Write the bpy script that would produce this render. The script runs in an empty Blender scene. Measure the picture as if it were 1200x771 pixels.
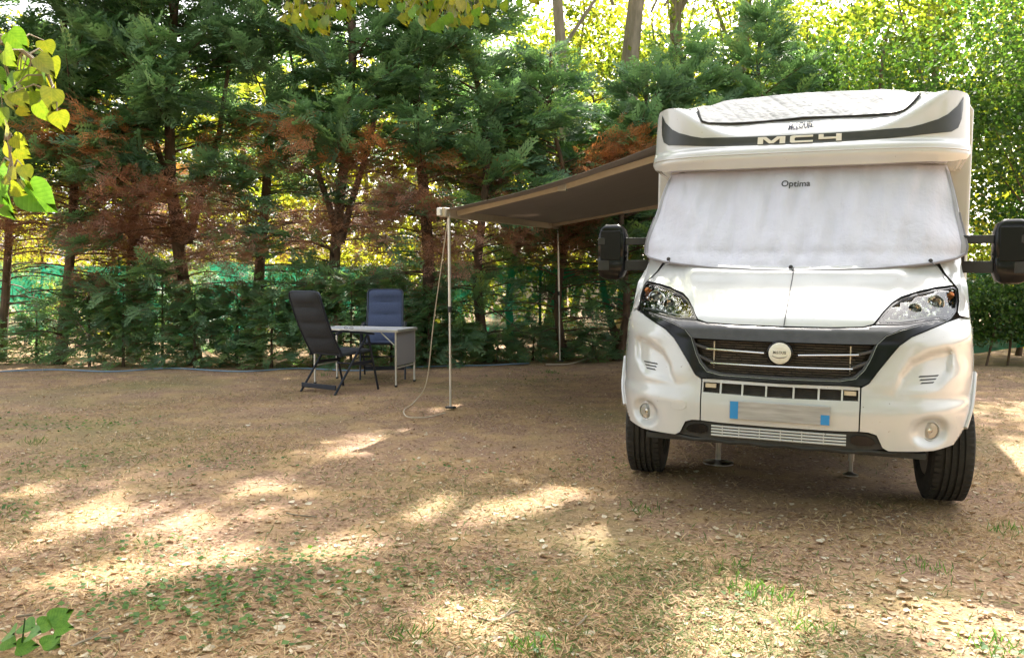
import bpy, bmesh, math, random
import numpy as np
from mathutils import Vector, Matrix, Euler
from mathutils.geometry import delaunay_2d_cdt

sc = bpy.context.scene
R = math.radians
COL = sc.collection
rng = np.random.default_rng(7)
random.seed(7)

# ------------------------------------------------------------------ camera
CAM_F, PITCH, CAM_H = 971.84, .0572, 1.3144
cam_d = bpy.data.cameras.new('camera')
cam = bpy.data.objects.new('camera', cam_d); COL.objects.link(cam); sc.camera = cam
cam_d.sensor_width = 36; cam_d.lens = CAM_F/1200*36
cam_d.clip_start = .05; cam_d.clip_end = 2000
cam.matrix_world = (Matrix.Translation((0, 0, CAM_H)) @ Matrix.Rotation(math.pi/2-PITCH, 4, 'X')
                    @ Matrix.Rotation(.0028, 4, 'Z'))

# ------------------------------------------------------------------ light
SUN_EL, SUN_AZ = R(45), R(14)             # azimuth measured from +Y towards +X
SUN = np.array([math.sin(SUN_AZ)*math.cos(SUN_EL), math.cos(SUN_AZ)*math.cos(SUN_EL), math.sin(SUN_EL)])
w = bpy.data.worlds.new('World'); sc.world = w; w.use_nodes = True
nt = w.node_tree; bg = nt.nodes['Background']
sky = nt.nodes.new('ShaderNodeTexSky'); sky.sky_type = 'NISHITA'; sky.sun_disc = False
sky.sun_elevation = SUN_EL; sky.sun_rotation = SUN_AZ
sky.air_density = 1.2; sky.dust_density = 4.0; sky.ozone_density = .6
hs = nt.nodes.new('ShaderNodeHueSaturation'); hs.inputs['Saturation'].default_value = .35
nt.links.new(sky.outputs[0], hs.inputs['Color']); wm = nt.nodes.new('ShaderNodeMix'); wm.data_type = 'RGBA'; wm.blend_type = 'MULTIPLY'; wm.inputs[0].default_value = 1; wm.inputs[7].default_value = (1, .985, .965, 1)
nt.links.new(hs.outputs[0], wm.inputs[6]); nt.links.new(wm.outputs[2], bg.inputs[0])
bg.inputs[1].default_value = .15
sd = bpy.data.lights.new('sun', 'SUN'); sd.energy = 5; sd.angle = R(.6); sd.color = (1, .93, .82)
sun = bpy.data.objects.new('sun', sd); COL.objects.link(sun)
sun.rotation_euler = Vector(-SUN).to_track_quat('-Z', 'Y').to_euler()
sc.view_settings.view_transform = 'Standard'; sc.view_settings.look = 'None'
sc.view_settings.exposure = 2.15; sc.view_settings.gamma = 1

# ------------------------------------------------------------------ helpers
def ground_at(u, v):
    """ground point seen at a place in the 1200x771 photograph"""
    d = Vector(((u-600)/CAM_F, 1, -(v-385.5)/CAM_F)); c, s = math.cos(PITCH), math.sin(PITCH)
    y, z = d.y*c+d.z*s, d.z*c-d.y*s
    t = -CAM_H/z
    return (d.x*t, y*t)
def at_depth(u, v, Y):
    d = Vector(((u-600)/CAM_F, 1, -(v-385.5)/CAM_F)); c, s = math.cos(PITCH), math.sin(PITCH)
    y, z = d.y*c+d.z*s, d.z*c-d.y*s
    return Vector((d.x*Y/y, Y, CAM_H+z*Y/y))

def tag(o, label=None, cat=None, group=None, kind=None):
    if label: o['label'] = label
    if cat: o['category'] = cat
    if group: o['group'] = group
    if kind: o['kind'] = kind
    return o
def empty(name, loc=(0, 0, 0), rot=(0, 0, 0)):
    o = bpy.data.objects.new(name, None); COL.objects.link(o); o.location = loc; o.rotation_euler = rot
    o.empty_display_size = .2
    return o
def link(name, me, mat, parent=None):
    o = bpy.data.objects.new(name, me); COL.objects.link(o); o.parent = parent
    if mat and not me.materials: me.materials.append(mat)
    return o
def finish(me, angle=35):
    me.polygons.foreach_set('use_smooth', [True]*len(me.polygons))
    if angle < 180: me.set_sharp_from_angle(angle=R(angle))
    me.update()
def np_mesh(name, V, Fq, mat, parent=None, tint=None, smooth=False, uv=None):
    """V (n,3), Fq (m,k) -> mesh object, all faces with k corners"""
    V = np.asarray(V, np.float32); Fq = np.asarray(Fq, np.int32)
    me = bpy.data.meshes.new(name); m, k = Fq.shape
    me.vertices.add(len(V)); me.vertices.foreach_set('co', V.ravel())
    me.loops.add(m*k); me.loops.foreach_set('vertex_index', Fq.ravel())
    me.polygons.add(m); me.polygons.foreach_set('loop_start', np.arange(0, m*k, k, dtype=np.int32))
    me.polygons.foreach_set('loop_total', np.full(m, k, np.int32))
    if smooth: me.polygons.foreach_set('use_smooth', np.ones(m, bool))
    me.update(calc_edges=True)
    if tint is not None:
        a = me.attributes.new('tint', 'FLOAT', 'POINT'); a.data.foreach_set('value', np.asarray(tint, np.float32))
    return link(name, me, mat, parent)

class MB:
    def __init__(s): s.v = []; s.f = []
    def add(s, vs, fs):
        b = len(s.v); s.v += [tuple(p) for p in vs]; s.f += [tuple(i+b for i in f) for f in fs]; return s
    def box(s, c, d, rot=None):
        M = rot if rot is not None else Matrix.Identity(3)
        vs = [Vector(c)+M @ Vector((x*d[0]/2, y*d[1]/2, z*d[2]/2)) for x in (-1, 1) for y in (-1, 1) for z in (-1, 1)]
        return s.add(vs, [(0, 1, 3, 2), (4, 6, 7, 5), (0, 4, 5, 1), (2, 3, 7, 6), (0, 2, 6, 4), (1, 5, 7, 3)])
    def tube(s, pts, r, n=8, flat=1.0):
        pts = [Vector(p) for p in pts]
        rs = r if isinstance(r, (list, tuple)) else [r]*len(pts)
        up = Vector((0, 0, 1)); vs = []; fs = []
        prev = None
        for i, p in enumerate(pts):
            t = (pts[min(i+1, len(pts)-1)]-pts[max(i-1, 0)]).normalized()
            if prev is None:
                a = t.cross(up)
                if a.length < .1: a = t.cross(Vector((1, 0, 0)))
            else: a = prev-t*prev.dot(t)
            a.normalize(); prev = a; b = t.cross(a)
            for k in range(n):
                q = 2*math.pi*k/n; vs.append(p+(a*math.cos(q)+b*math.sin(q)*flat)*rs[i])
        for i in range(len(pts)-1):
            for k in range(n):
                fs.append((i*n+k, i*n+(k+1) % n, (i+1)*n+(k+1) % n, (i+1)*n+k))
        fs.append(tuple(range(n-1, -1, -1))); e = (len(pts)-1)*n; fs.append(tuple(e+k for k in range(n)))
        return s.add(vs, fs)
    def beam(s, p, q, wx, wz, up=(0, 0, 1)):
        p, q = Vector(p), Vector(q); t = (q-p).normalized(); a = t.cross(Vector(up)).normalized(); b = a.cross(t)
        vs = [c+a*sx*wx/2+b*sz*wz/2 for c in (p, q) for sx in (-1, 1) for sz in (-1, 1)]
        return s.add(vs, [(0, 1, 3, 2), (4, 6, 7, 5), (0, 4, 5, 1), (2, 3, 7, 6), (0, 2, 6, 4), (1, 5, 7, 3)])
    def lathe(s, prof, c=(0, 0, 0), n=32, axis='Z', closed=False, cap0=True):
        vs = []; fs = []; c = Vector(c)
        for r, h in prof:
            for k in range(n):
                q = 2*math.pi*k/n; a, b = r*math.cos(q), r*math.sin(q)
                vs.append(c+Vector({'Z': (a, b, h), 'X': (h, a, b), 'Y': (a, h, b)}[axis]))
        m = len(prof)
        for i in range(m-1+(1 if closed else 0)):
            for k in range(n): fs.append((i*n+k, i*n+(k+1) % n, ((i+1) % m)*n+(k+1) % n, ((i+1) % m)*n+k))
        if not closed:
            (fs.append(tuple(range(n-1, -1, -1))) if cap0 else None); fs.append(tuple((m-1)*n+k for k in range(n)))
        return s.add(vs, fs)
    def build(s, name, mat, parent=None, bevel=0, angle=35, seg=2):
        me = bpy.data.meshes.new(name); me.from_pydata(s.v, [], s.f); me.update()
        bm = bmesh.new(); bm.from_mesh(me); bmesh.ops.recalc_face_normals(bm, faces=bm.faces); bm.to_mesh(me); bm.free()
        finish(me, angle); o = link(name, me, mat, parent)
        if bevel:
            b = o.modifiers.new('bevel', 'BEVEL'); b.width = bevel; b.segments = seg; b.limit_method = 'ANGLE'; b.angle_limit = R(40)
            b.harden_normals = True
        return o

# ------------------------------------------------------------------ materials
def mat(name, col, rough=.5, metal=0, **k):
    m = bpy.data.materials.new(name); m.use_nodes = True; b = m.node_tree.nodes['Principled BSDF']
    b.inputs['Base Color'].default_value = (*col, 1); b.inputs['Roughness'].default_value = rough
    b.inputs['Metallic'].default_value = metal
    for n, v in k.items(): b.inputs[n.replace('_', ' ')].default_value = v
    return m
def N(m, t, **k):
    n = m.node_tree.nodes.new(t)
    for a, b in k.items(): setattr(n, a, b)
    return n
def L(m, a, b): m.node_tree.links.new(a, b)
def noise(m, scale, detail=4, vec=None, rough=.55, dist=0):
    n = N(m, 'ShaderNodeTexNoise'); n.inputs['Scale'].default_value = scale; n.inputs['Detail'].default_value = detail
    n.inputs['Roughness'].default_value = rough; n.inputs['Distortion'].default_value = dist
    if vec is None:
        g = N(m, 'ShaderNodeTexCoord'); vec = g.outputs['Object']
    L(m, vec, n.inputs['Vector']); return n
def ramp(m, fac, stops):
    r = N(m, 'ShaderNodeValToRGB'); e = r.color_ramp.elements
    while len(e) < len(stops): e.new(.5)
    for x, (p, c) in zip(e, stops): x.position = p; x.color = (*c, 1)
    L(m, fac, r.inputs[0]); return r
def bump(m, h, strength=.3, dist=.01):
    b = N(m, 'ShaderNodeBump'); b.inputs['Strength'].default_value = strength; b.inputs['Distance'].default_value = dist
    L(m, h, b.inputs['Height']); L(m, b.outputs[0], m.node_tree.nodes['Principled BSDF'].inputs['Normal']); return b
def BS(m): return m.node_tree.nodes['Principled BSDF']
def varied(name, c1, c2, scale, rough=.6, metal=0, bstr=0, bdist=.005, stretch=None, **k):
    m = mat(name, c1, rough, metal, **k)
    vec = None
    if stretch:
        g = N(m, 'ShaderNodeTexCoord'); mp = N(m, 'ShaderNodeMapping'); mp.inputs['Scale'].default_value = stretch
        L(m, g.outputs['Object'], mp.inputs[0]); vec = mp.outputs[0]
    n = noise(m, scale, 5, vec); r = ramp(m, n.outputs[0], [(.3, c1), (.7, c2)])
    L(m, r.outputs[0], BS(m).inputs['Base Color'])
    if bstr: bump(m, n.outputs[0], bstr, bdist)
    return m

M = {}
# painted white bodywork with faint road film and a few fly specks
m = M['white'] = mat('white_paint', (.80, .79, .76), .28, Coat_Weight=.8, Coat_Roughness=.03)
n1 = noise(m, 3, 6); r1 = ramp(m, n1.outputs[0], [(.3, (.52, .525, .535)), (.7, (.56, .565, .575)), (.85, (.49, .485, .47))])
n2 = noise(m, 55, 2); r2 = ramp(m, n2.outputs[0], [(.0, (1, 1, 1)), (.745, (1, 1, 1)), (.775, (.45, .38, .3))])
mx = N(m, 'ShaderNodeMix', data_type='RGBA', blend_type='MULTIPLY'); mx.inputs[0].default_value = 1
L(m, r1.outputs[0], mx.inputs[6]); L(m, r2.outputs[0], mx.inputs[7]); L(m, mx.outputs[2], BS(m).inputs['Base Color'])
rr = ramp(m, n1.outputs[0], [(.3, (.14,)*3), (.75, (.26,)*3)]); L(m, rr.outputs[0], BS(m).inputs['Roughness'])
M['cream'] = varied('cream_gelcoat', (.54, .53, .50), (.58, .57, .54), 4, .4)
M['black_gloss'] = mat('gloss_black', (.006, .006, .007), .16, Specular_IOR_Level=.28)
M['black'] = varied('black_plastic', (.018, .018, .018), (.03, .03, .03), 40, .55, bstr=.1, bdist=.001)
M['grey_satin'] = varied('satin_grey', (.05, .05, .057), (.07, .07, .078), 20, .38, .1)
M['grille'] = varied('grille_dark', (.03, .022, .016), (.07, .05, .035), 30, .6)
M['chrome'] = mat('chrome', (.78, .76, .72), .16, 1)
M['steel'] = varied('zinc_steel', (.5, .49, .46), (.62, .6, .57), 20, .32, 1)
M['alu'] = varied('anodised_aluminium', (.62, .60, .57), (.70, .68, .64), 12, .4, .7)
M['beige_alu'] = varied('painted_beige_metal', (.55, .46, .34), (.62, .53, .41), 10, .45)
M['orange'] = mat('amber_plastic', (.75, .22, .03), .25, Transmission_Weight=.3)
M['band'] = varied('charcoal_decal', (.028, .028, .025), (.045, .045, .04), 9, .35)
M['letter'] = mat('silver_letter', (.72, .68, .6), .35)
M['logo_grey'] = mat('lilac_grey_print', (.028, .032, .07), .8)
M['print'] = mat('black_print', (.03, .03, .035), .5)
M['blue'] = mat('plate_blue', (.02, .25, .62), .4)
M['plate'] = varied('plate_grey', (.30, .29, .29), (.46, .45, .455), 5, .4, stretch=(1.2, 1, 12))
M['glass_dark'] = mat('dark_glass', (.01, .012, .014), .05)
M['tyre'] = varied('tyre_rubber', (.018, .017, .016), (.04, .036, .032), 25, .8, bstr=.3, bdist=.002)
M['rim'] = mat('rim_metal', (.3, .3, .3), .4, .8)
M['rubber'] = mat('black_rubber', (.015, .015, .015), .7)
M['navy'] = varied('navy_fabric', (.04, .055, .11), (.058, .077, .145), 60, .85, bstr=.3, bdist=.001)
M['anthracite'] = varied('charcoal_fabric', (.022, .024, .03), (.035, .038, .046), 60, .85, bstr=.3, bdist=.001)
M['frame'] = mat('dark_tube', (.025, .03, .045), .4, .3)
M['tabletop'] = varied('table_laminate', (.52, .52, .56), (.60, .60, .64), 14, .4)
M['cord_blue'] = mat('blue_cord', (.16, .25, .36), .6)
M['cord_cream'] = mat('cream_cord', (.50, .42, .33), .7)
M['piping'] = mat('grey_piping', (.22, .21, .23), .8)
# glass lens, thin and cheap
m = M['lens'] = bpy.data.materials.new('clear_lens'); m.use_nodes = True; t = m.node_tree; t.nodes.remove(BS(m))
o_ = t.nodes['Material Output']; tr = N(m, 'ShaderNodeBsdfTransparent'); gl = N(m, 'ShaderNodeBsdfGlossy'); gl.inputs['Roughness'].default_value = .03
fr = N(m, 'ShaderNodeLayerWeight'); fr.inputs[0].default_value = .35; ms = N(m, 'ShaderNodeMixShader')
L(m, fr.outputs['Fresnel'], ms.inputs[0]); L(m, tr.outputs[0], ms.inputs[1]); L(m, gl.outputs[0], ms.inputs[2]); L(m, ms.outputs[0], o_.inputs[0])
# padded thermal cloth
m = M['cloth'] = mat('thermal_cloth', (.66, .66, .73), .6, Sheen_Weight=.2)
g = N(m, 'ShaderNodeTexCoord'); mp = N(m, 'ShaderNodeMapping'); mp.inputs['Scale'].default_value = (6, 1, 1.3); L(m, g.outputs['Object'], mp.inputs[0])
n = noise(m, 1.6, 6, mp.outputs[0], .6, .6); n_b = noise(m, 9, 5)
r = ramp(m, n.outputs[0], [(.25, (.49, .49, .58)), (.75, (.56, .56, .655))]); L(m, r.outputs[0], BS(m).inputs['Base Color'])
ad = N(m, 'ShaderNodeMath', operation='ADD'); L(m, n.outputs[0], ad.inputs[0]); L(m, n_b.outputs[0], ad.inputs[1])
bump(m, ad.outputs[0], .4, .03)
M['cloth_grey'] = varied('grey_cloth', (.26, .26, .29), (.36, .36, .39), 8, .7, bstr=.3, bdist=.01)
m = M['quilt'] = mat('quilted_cover', (.74, .74, .75), .5)
g = N(m, 'ShaderNodeTexCoord'); mp = N(m, 'ShaderNodeMapping'); mp.inputs['Rotation'].default_value = (0, R(45), 0); mp.inputs['Scale'].default_value = (14, 14, 14)
L(m, g.outputs['Object'], mp.inputs[0]); ck = N(m, 'ShaderNodeTexVoronoi', distance='CHEBYCHEV'); ck.inputs['Randomness'].default_value = 0; ck.inputs['Scale'].default_value = 1
L(m, mp.outputs[0], ck.inputs[0]); nn = noise(m, 7, 5); ad = N(m, 'ShaderNodeMath', operation='MULTIPLY_ADD'); ad.inputs[1].default_value = -1.0
L(m, ck.outputs[0], ad.inputs[0]); L(m, nn.outputs[0], ad.inputs[2]); bump(m, ad.outputs[0], .5, .02)
r = ramp(m, nn.outputs[0], [(.35, (.30, .30, .31)), (.6, (.42, .42, .44))]); L(m, r.outputs[0], BS(m).inputs['Base Color'])

# awning canvas, some light comes through
def leafy(name, stops, trans, tw=.45, rough=.55, scale=2.2):
    """two sided leaf: diffuse + translucent, colour picked by the per leaf tint"""
    m = bpy.data.materials.new(name); m.use_nodes = True; b = BS(m); b.inputs['Roughness'].default_value = rough
    b.inputs['Specular IOR Level'].default_value = .35
    a = N(m, 'ShaderNodeAttribute'); a.attribute_name = 'tint'
    r = ramp(m, a.outputs['Fac'], stops); L(m, r.outputs[0], b.inputs['Base Color'])
    tl = N(m, 'ShaderNodeBsdfTranslucent'); mx = N(m, 'ShaderNodeMix', data_type='RGBA', blend_type='MULTIPLY'); mx.inputs[0].default_value = 1
    L(m, r.outputs[0], mx.inputs[6]); mx.inputs[7].default_value = (*trans, 1); L(m, mx.outputs[2], tl.inputs[0])
    ms = N(m, 'ShaderNodeMixShader'); ms.inputs[0].default_value = tw
    L(m, b.outputs[0], ms.inputs[1]); L(m, tl.outputs[0], ms.inputs[2]); L(m, ms.outputs[0], m.node_tree.nodes['Material Output'].inputs[0])
    return m
M['cypress'] = leafy('cypress_foliage', [(0, (.09, .15, .10)), (.5, (.155, .26, .16)), (.85, (.23, .35, .19)), (1, (.30, .34, .11))], (1.7, 1.9, .9), .42)
M['dead'] = leafy('dead_foliage', [(0, (.24, .12, .08)), (.6, (.42, .24, .16)), (.74, (.44, .22, .12)), (1, (.56, .25, .09))], (1.4, 1.1, .7), .3)
M['leafy_bg'] = leafy('sunlit_foliage', [(0, (.045, .085, .02)), (.45, (.13, .18, .03)), (1, (.34, .32, .05))], (2.3, 2.1, .8), .6)
M['leafy_dark'] = leafy('green_foliage', [(0, (.03, .065, .02)), (.6, (.06, .12, .03)), (1, (.12, .18, .04))], (2.0, 2.2, .9), .4)
M['lime_leaf'] = leafy('lime_leaf', [(0, (.10, .23, .04)), (.3, (.09, .17, .03)), (.6, (.15, .20, .03)), (1, (.27, .245, .03))], (1.7, 1.6, .6), .45, .4)
M['grass'] = leafy('grass_blades', [(0, (.08, .13, .03)), (.3, (.17, .2, .06)), (.42, (.36, .22, .11)), (1, (.62, .46, .28))], (1.1, 1.1, .8), .25, .8)
M['litter'] = leafy('dry_leaves', [(0, (.17, .095, .055)), (.35, (.34, .21, .12)), (.7, (.50, .38, .25)), (1, (.68, .62, .50))], (1.1, 1, .8), .2, .7)
M['weed'] = leafy('weed_leaves', [(0, (.04, .10, .03)), (1, (.12, .22, .05))], (1.6, 1.8, .8), .35)
M['bark'] = varied('cypress_bark', (.07, .045, .03), (.17, .11, .075), 14, .9, bstr=.8, bdist=.02, stretch=(1, 1, .25))
M['bark_pale'] = varied('pale_bark', (.17, .14, .10), (.32, .26, .19), 9, .9, bstr=.8, bdist=.03, stretch=(1, 1, .3))
m = M['lime_near'] = leafy('lime_leaf_near', [(0, (.15, .32, .06)), (.3, (.11, .24, .035)), (.6, (.15, .22, .03)), (1, (.26, .25, .03))], (1.7, 1.6, .6), .42, .35)
g = N(m, 'ShaderNodeTexCoord'); sp_ = N(m, 'ShaderNodeSeparateXYZ'); L(m, g.outputs['Object'], sp_.inputs[0])
ab = N(m, 'ShaderNodeMath', operation='ABSOLUTE'); L(m, sp_.outputs[1], ab.inputs[0])
ma = N(m, 'ShaderNodeMath', operation='MULTIPLY_ADD'); ma.inputs[1].default_value = -.75; L(m, ab.outputs[0], ma.inputs[0]); L(m, sp_.outputs[0], ma.inputs[2])
sc_ = N(m, 'ShaderNodeMath', operation='MULTIPLY'); sc_.inputs[1].default_value = 7.0; L(m, ma.outputs[0], sc_.inputs[0])
fr_ = N(m, 'ShaderNodeMath', operation='FRACT'); L(m, sc_.outputs[0], fr_.inputs[0])
mn = N(m, 'ShaderNodeMath', operation='MULTIPLY'); mn.inputs[1].default_value = 14; L(m, ab.outputs[0], mn.inputs[0])
mi = N(m, 'ShaderNodeMath', operation='MINIMUM'); L(m, fr_.outputs[0], mi.inputs[0]); L(m, mn.outputs[0], mi.inputs[1])
vr = ramp(m, mi.outputs[0], [(0, (1.2, 1.18, 1.1)), (.14, (1, 1, 1)), (.8, (.84, .88, .84))])
nz_ = noise(m, 3.5, 5); nr_ = ramp(m, nz_.outputs[0], [(.3, (.6, .7, .6)), (.6, (1, 1, 1)), (.75, (1.1, .9, .6))])
for nd in list(m.node_tree.nodes):
    if nd.type == 'VALTORGB' and nd not in (vr, nr_):
        m1 = N(m, 'ShaderNodeMix', data_type='RGBA', blend_type='MULTIPLY'); m1.inputs[0].default_value = 1
        m2x = N(m, 'ShaderNodeMix', data_type='RGBA', blend_type='MULTIPLY'); m2x.inputs[0].default_value = 1
        tg = [l.to_socket for l in nd.outputs[0].links]
        L(m, nd.outputs[0], m1.inputs[6]); L(m, vr.outputs[0], m1.inputs[7]); L(m, m1.outputs[2], m2x.inputs[6]); L(m, nr_.outputs[0], m2x.inputs[7])
        for t_s in tg: L(m, m2x.outputs[2], t_s)
m = M['canvas'] = mat('awning_canvas', (.13, .105, .085), .8)
g = N(m, 'ShaderNodeTexCoord'); mp = N(m, 'ShaderNodeMapping'); mp.inputs['Scale'].default_value = (1, 16, 1); L(m, g.outputs['Object'], mp.inputs[0])
n = noise(m, 4, 6, mp.outputs[0]); r = ramp(m, n.outputs[0], [(.3, (.25, .235, .225)), (.7, (.33, .315, .30))])
b = BS(m); L(m, r.outputs[0], b.inputs['Base Color']); tl = N(m, 'ShaderNodeBsdfTranslucent'); tl.inputs[0].default_value = (.34, .28, .23, 1)
ms = N(m, 'ShaderNodeMixShader'); ms.inputs[0].default_value = .3; L(m, b.outputs[0], ms.inputs[1]); L(m, tl.outputs[0], ms.inputs[2]); L(m, ms.outputs[0], m.node_tree.nodes['Material Output'].inputs[0])
# green shade net
m = M['net'] = mat('green_net', (.012, .20, .12), .7)
b = BS(m); tl = N(m, 'ShaderNodeBsdfTranslucent'); tl.inputs[0].default_value = (.008, .15, .09, 1); ms = N(m, 'ShaderNodeMixShader'); ms.inputs[0].default_value = .6
L(m, b.outputs[0], ms.inputs[1]); L(m, tl.outputs[0], ms.inputs[2])
tp = N(m, 'ShaderNodeBsdfTransparent'); m2 = N(m, 'ShaderNodeMixShader')
n = noise(m, 1.1, 5); r = ramp(m, n.outputs[0], [(.47, (.08,)*3), (.62, (.75,)*3)]); L(m, r.outputs[0], m2.inputs[0])
L(m, ms.outputs[0], m2.inputs[1]); L(m, tp.outputs[0], m2.inputs[2]); L(m, m2.outputs[0], m.node_tree.nodes['Material Output'].inputs[0])
# ground: trodden earth, straw and thin grass
m = M['ground'] = mat('dry_ground', (.3, .2, .12), .95)
nb = noise(m, .35, 6, rough=.6); nm = noise(m, 2.2, 6, rough=.65); nf = noise(m, 38, 8, rough=.75); nf2 = noise(m, 140, 3, rough=.7)
earth = ramp(m, nf.outputs[0], [(.34, (.12, .065, .04)), (.5, (.29, .175, .11)), (.68, (.50, .35, .24))])
straw = ramp(m, nf2.outputs[0], [(.3, (.24, .14, .065)), (.55, (.45, .295, .15)), (.75, (.64, .48, .29))])
green = ramp(m, nf2.outputs[0], [(.3, (.08, .09, .025)), (.6, (.20, .20, .06)), (.8, (.36, .32, .13))])
f1 = ramp(m, nm.outputs[0], [(.45, (0,)*3), (.62, (1,)*3)]); f2 = ramp(m, nb.outputs[0], [(.50, (0,)*3), (.66, (.6,)*3)])
a1 = N(m, 'ShaderNodeMix', data_type='RGBA'); L(m, f1.outputs[0], a1.inputs[0]); L(m, earth.outputs[0], a1.inputs[6]); L(m, straw.outputs[0], a1.inputs[7])
a2 = N(m, 'ShaderNodeMix', data_type='RGBA'); L(m, f2.outputs[0], a2.inputs[0]); L(m, a1.outputs[2], a2.inputs[6]); L(m, green.outputs[0], a2.inputs[7])
L(m, a2.outputs[2], BS(m).inputs['Base Color']); bump(m, nf.outputs[0], .6, .02)

# ------------------------------------------------------------------ ground
def gz(x, y):
    return (.018*np.sin(x*1.3+.7*y)*np.sin(y*1.1-.4*x)+.010*np.sin(x*3.7+1)*np.sin(y*4.3))*np.clip(1-np.abs(y-6)/60, 0, 1)-.012
def axis(lo, hi, a, b, h):
    inner = np.arange(a, b+1e-6, h); left = []; right = []; s = h; p = a
    while p > lo: s *= 1.35; p -= s; left.append(max(p, lo))
    s = h; p = b
    while p < hi: s *= 1.35; p += s; right.append(min(p, hi))
    return np.array(left[::-1]+list(inner)+right)
gx = axis(-600, 600, -9, 9, .12); gy = axis(-600, 900, 1.5, 14, .12)
X, Y = np.meshgrid(gx, gy); Z = gz(X, Y)
nx, ny = len(gx), len(gy); idx = np.arange(nx*ny).reshape(ny, nx)
Fq = np.stack([idx[:-1, :-1], idx[:-1, 1:], idx[1:, 1:], idx[1:, :-1]], -1).reshape(-1, 4)
o = np_mesh('ground', np.stack([X, Y, Z], -1).reshape(-1, 3), Fq, M['ground'], smooth=True); tag(o, kind='structure')

# ------------------------------------------------------------------ motorhome, local frame: x right, y to the back, z up
VROT = Euler((0, .0096, -.3804)); VLOC = (1.4396, 4.485, 0)
mh = empty('motorhome', VLOC, VROT)
tag(mh, 'white motorhome with black grille and MC4 band on its roof cap, parked facing the camera', 'motorhome')
def l2w(p): return Vector(VLOC)+VROT.to_matrix() @ Vector(p)

def lerpt(t, T):
    if t <= T[0][0]: return T[0][1]
    for (a, b), (c, d) in zip(T, T[1:]):
        if t <= c: return b+(d-b)*(t-a)/(c-a)
    return T[-1][1]
def sm(t, T, h=.03): return (lerpt(t-h, T)+lerpt(t+h, T)+2*lerpt(t, T))/4
def sst(a, b, x):
    t = min(max((x-a)/(b-a), 0), 1); return t*t*(3-2*t)
PT = [(.25, .07), (.33, .02), (.42, 0), (.64, 0), (.74, .03), (.80, .035), (1.0, .09), (1.08, .15), (1.16, .30), (1.28, .55), (1.38, .82), (1.50, .95), (2.2, 1.62)]
WT = [(.25, .99), (.4, 1.02), (.6, 1.035), (.9, 1.03), (1.1, 1.01), (1.38, 1.0), (2.2, .93)]
AT = [(.25, .72), (.9, .72), (1.1, .6), (1.38, .34), (2.2, .26)]
def F(x, z):
    w = sm(z, WT); t = min(abs(x)/w, .9995)
    return sm(z, PT, .02)+sm(z, AT)*(1-(1-t**4)**.77)
CT = [(2.12, 1.40), (2.18, 1.36), (2.24, 1.38), (2.28, 1.44), (2.6, 1.50)]
def C(x, z):
    t = min(abs(x)/1.075, .9995)
    y = sm(z, CT, .012)+.30*(1-(1-t**5)**.8)
    d = z-(2.352+.31*sst(.35, 1.08, abs(x))**1.3)
    return y+1.7*((d+math.sqrt(d*d+.0005))/2)

def mir(h):          # right half listed from the centre line round to the centre line again
    return h+[(-x, z) for x, z in reversed(h) if x > 1e-6]
def flip(p): return [(-x, z) for x, z in reversed(p)]
def area(p): return sum(a[0]*b[1]-b[0]*a[1] for a, b in zip(p, p[1:]+p[:1]))/2
def smooth_poly(p, it=1):
    for _ in range(it):
        q = []
        for a, b in zip(p, p[1:]+p[:1]):
            q += [(a[0]*.75+b[0]*.25, a[1]*.75+b[1]*.25), (a[0]*.25+b[0]*.75, a[1]*.25+b[1]*.75)]
        p = q
    return p
def inset(p, g):
    if area(p) < 0: p = p[::-1]
    n = len(p); out = []
    for i in range(n):
        a, b, c = Vector(p[i-1]), Vector(p[i]), Vector(p[(i+1) % n])
        e1, e2 = (b-a), (c-b)
        if e1.length < 1e-6 or e2.length < 1e-6: out.append(tuple(b)); continue
        n1 = Vector((-e1.y, e1.x)).normalized(); n2 = Vector((-e2.y, e2.x)).normalized()
        k = n1+n2
        if k.length < .3: out.append(tuple(b)); continue
        k.normalize(); out.append(tuple(b+k*g/max(k.dot(n1), .5)))
    return out
def dens(p, h):
    q = []
    for a, b in zip(p, p[1:]+p[:1]):
        d = math.dist(a, b); n = max(1, int(math.ceil(d/h)))
        q += [(a[0]+(b[0]-a[0])*i/n, a[1]+(b[1]-a[1])*i/n) for i in range(n)]
    return q
def dens_open(p, h):
    q = []
    for a, b in zip(p, p[1:]):
        n = max(1, int(math.ceil(math.dist(a, b)/h)))
        q += [(a[0]+(b[0]-a[0])*i/n, a[1]+(b[1]-a[1])*i/n) for i in range(n)]
    return q+[p[-1]]
def pip(P, poly):
    x, y = P[:, 0], P[:, 1]; c = np.zeros(len(P), bool)
    for (x1, y1), (x2, y2) in zip(poly, poly[1:]+poly[:1]):
        if y1 == y2: continue
        k = ((y1 > y) != (y2 > y)) & (x < (x2-x1)*(y-y1)/(y2-y1)+x1); c ^= k
    return c
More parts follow.
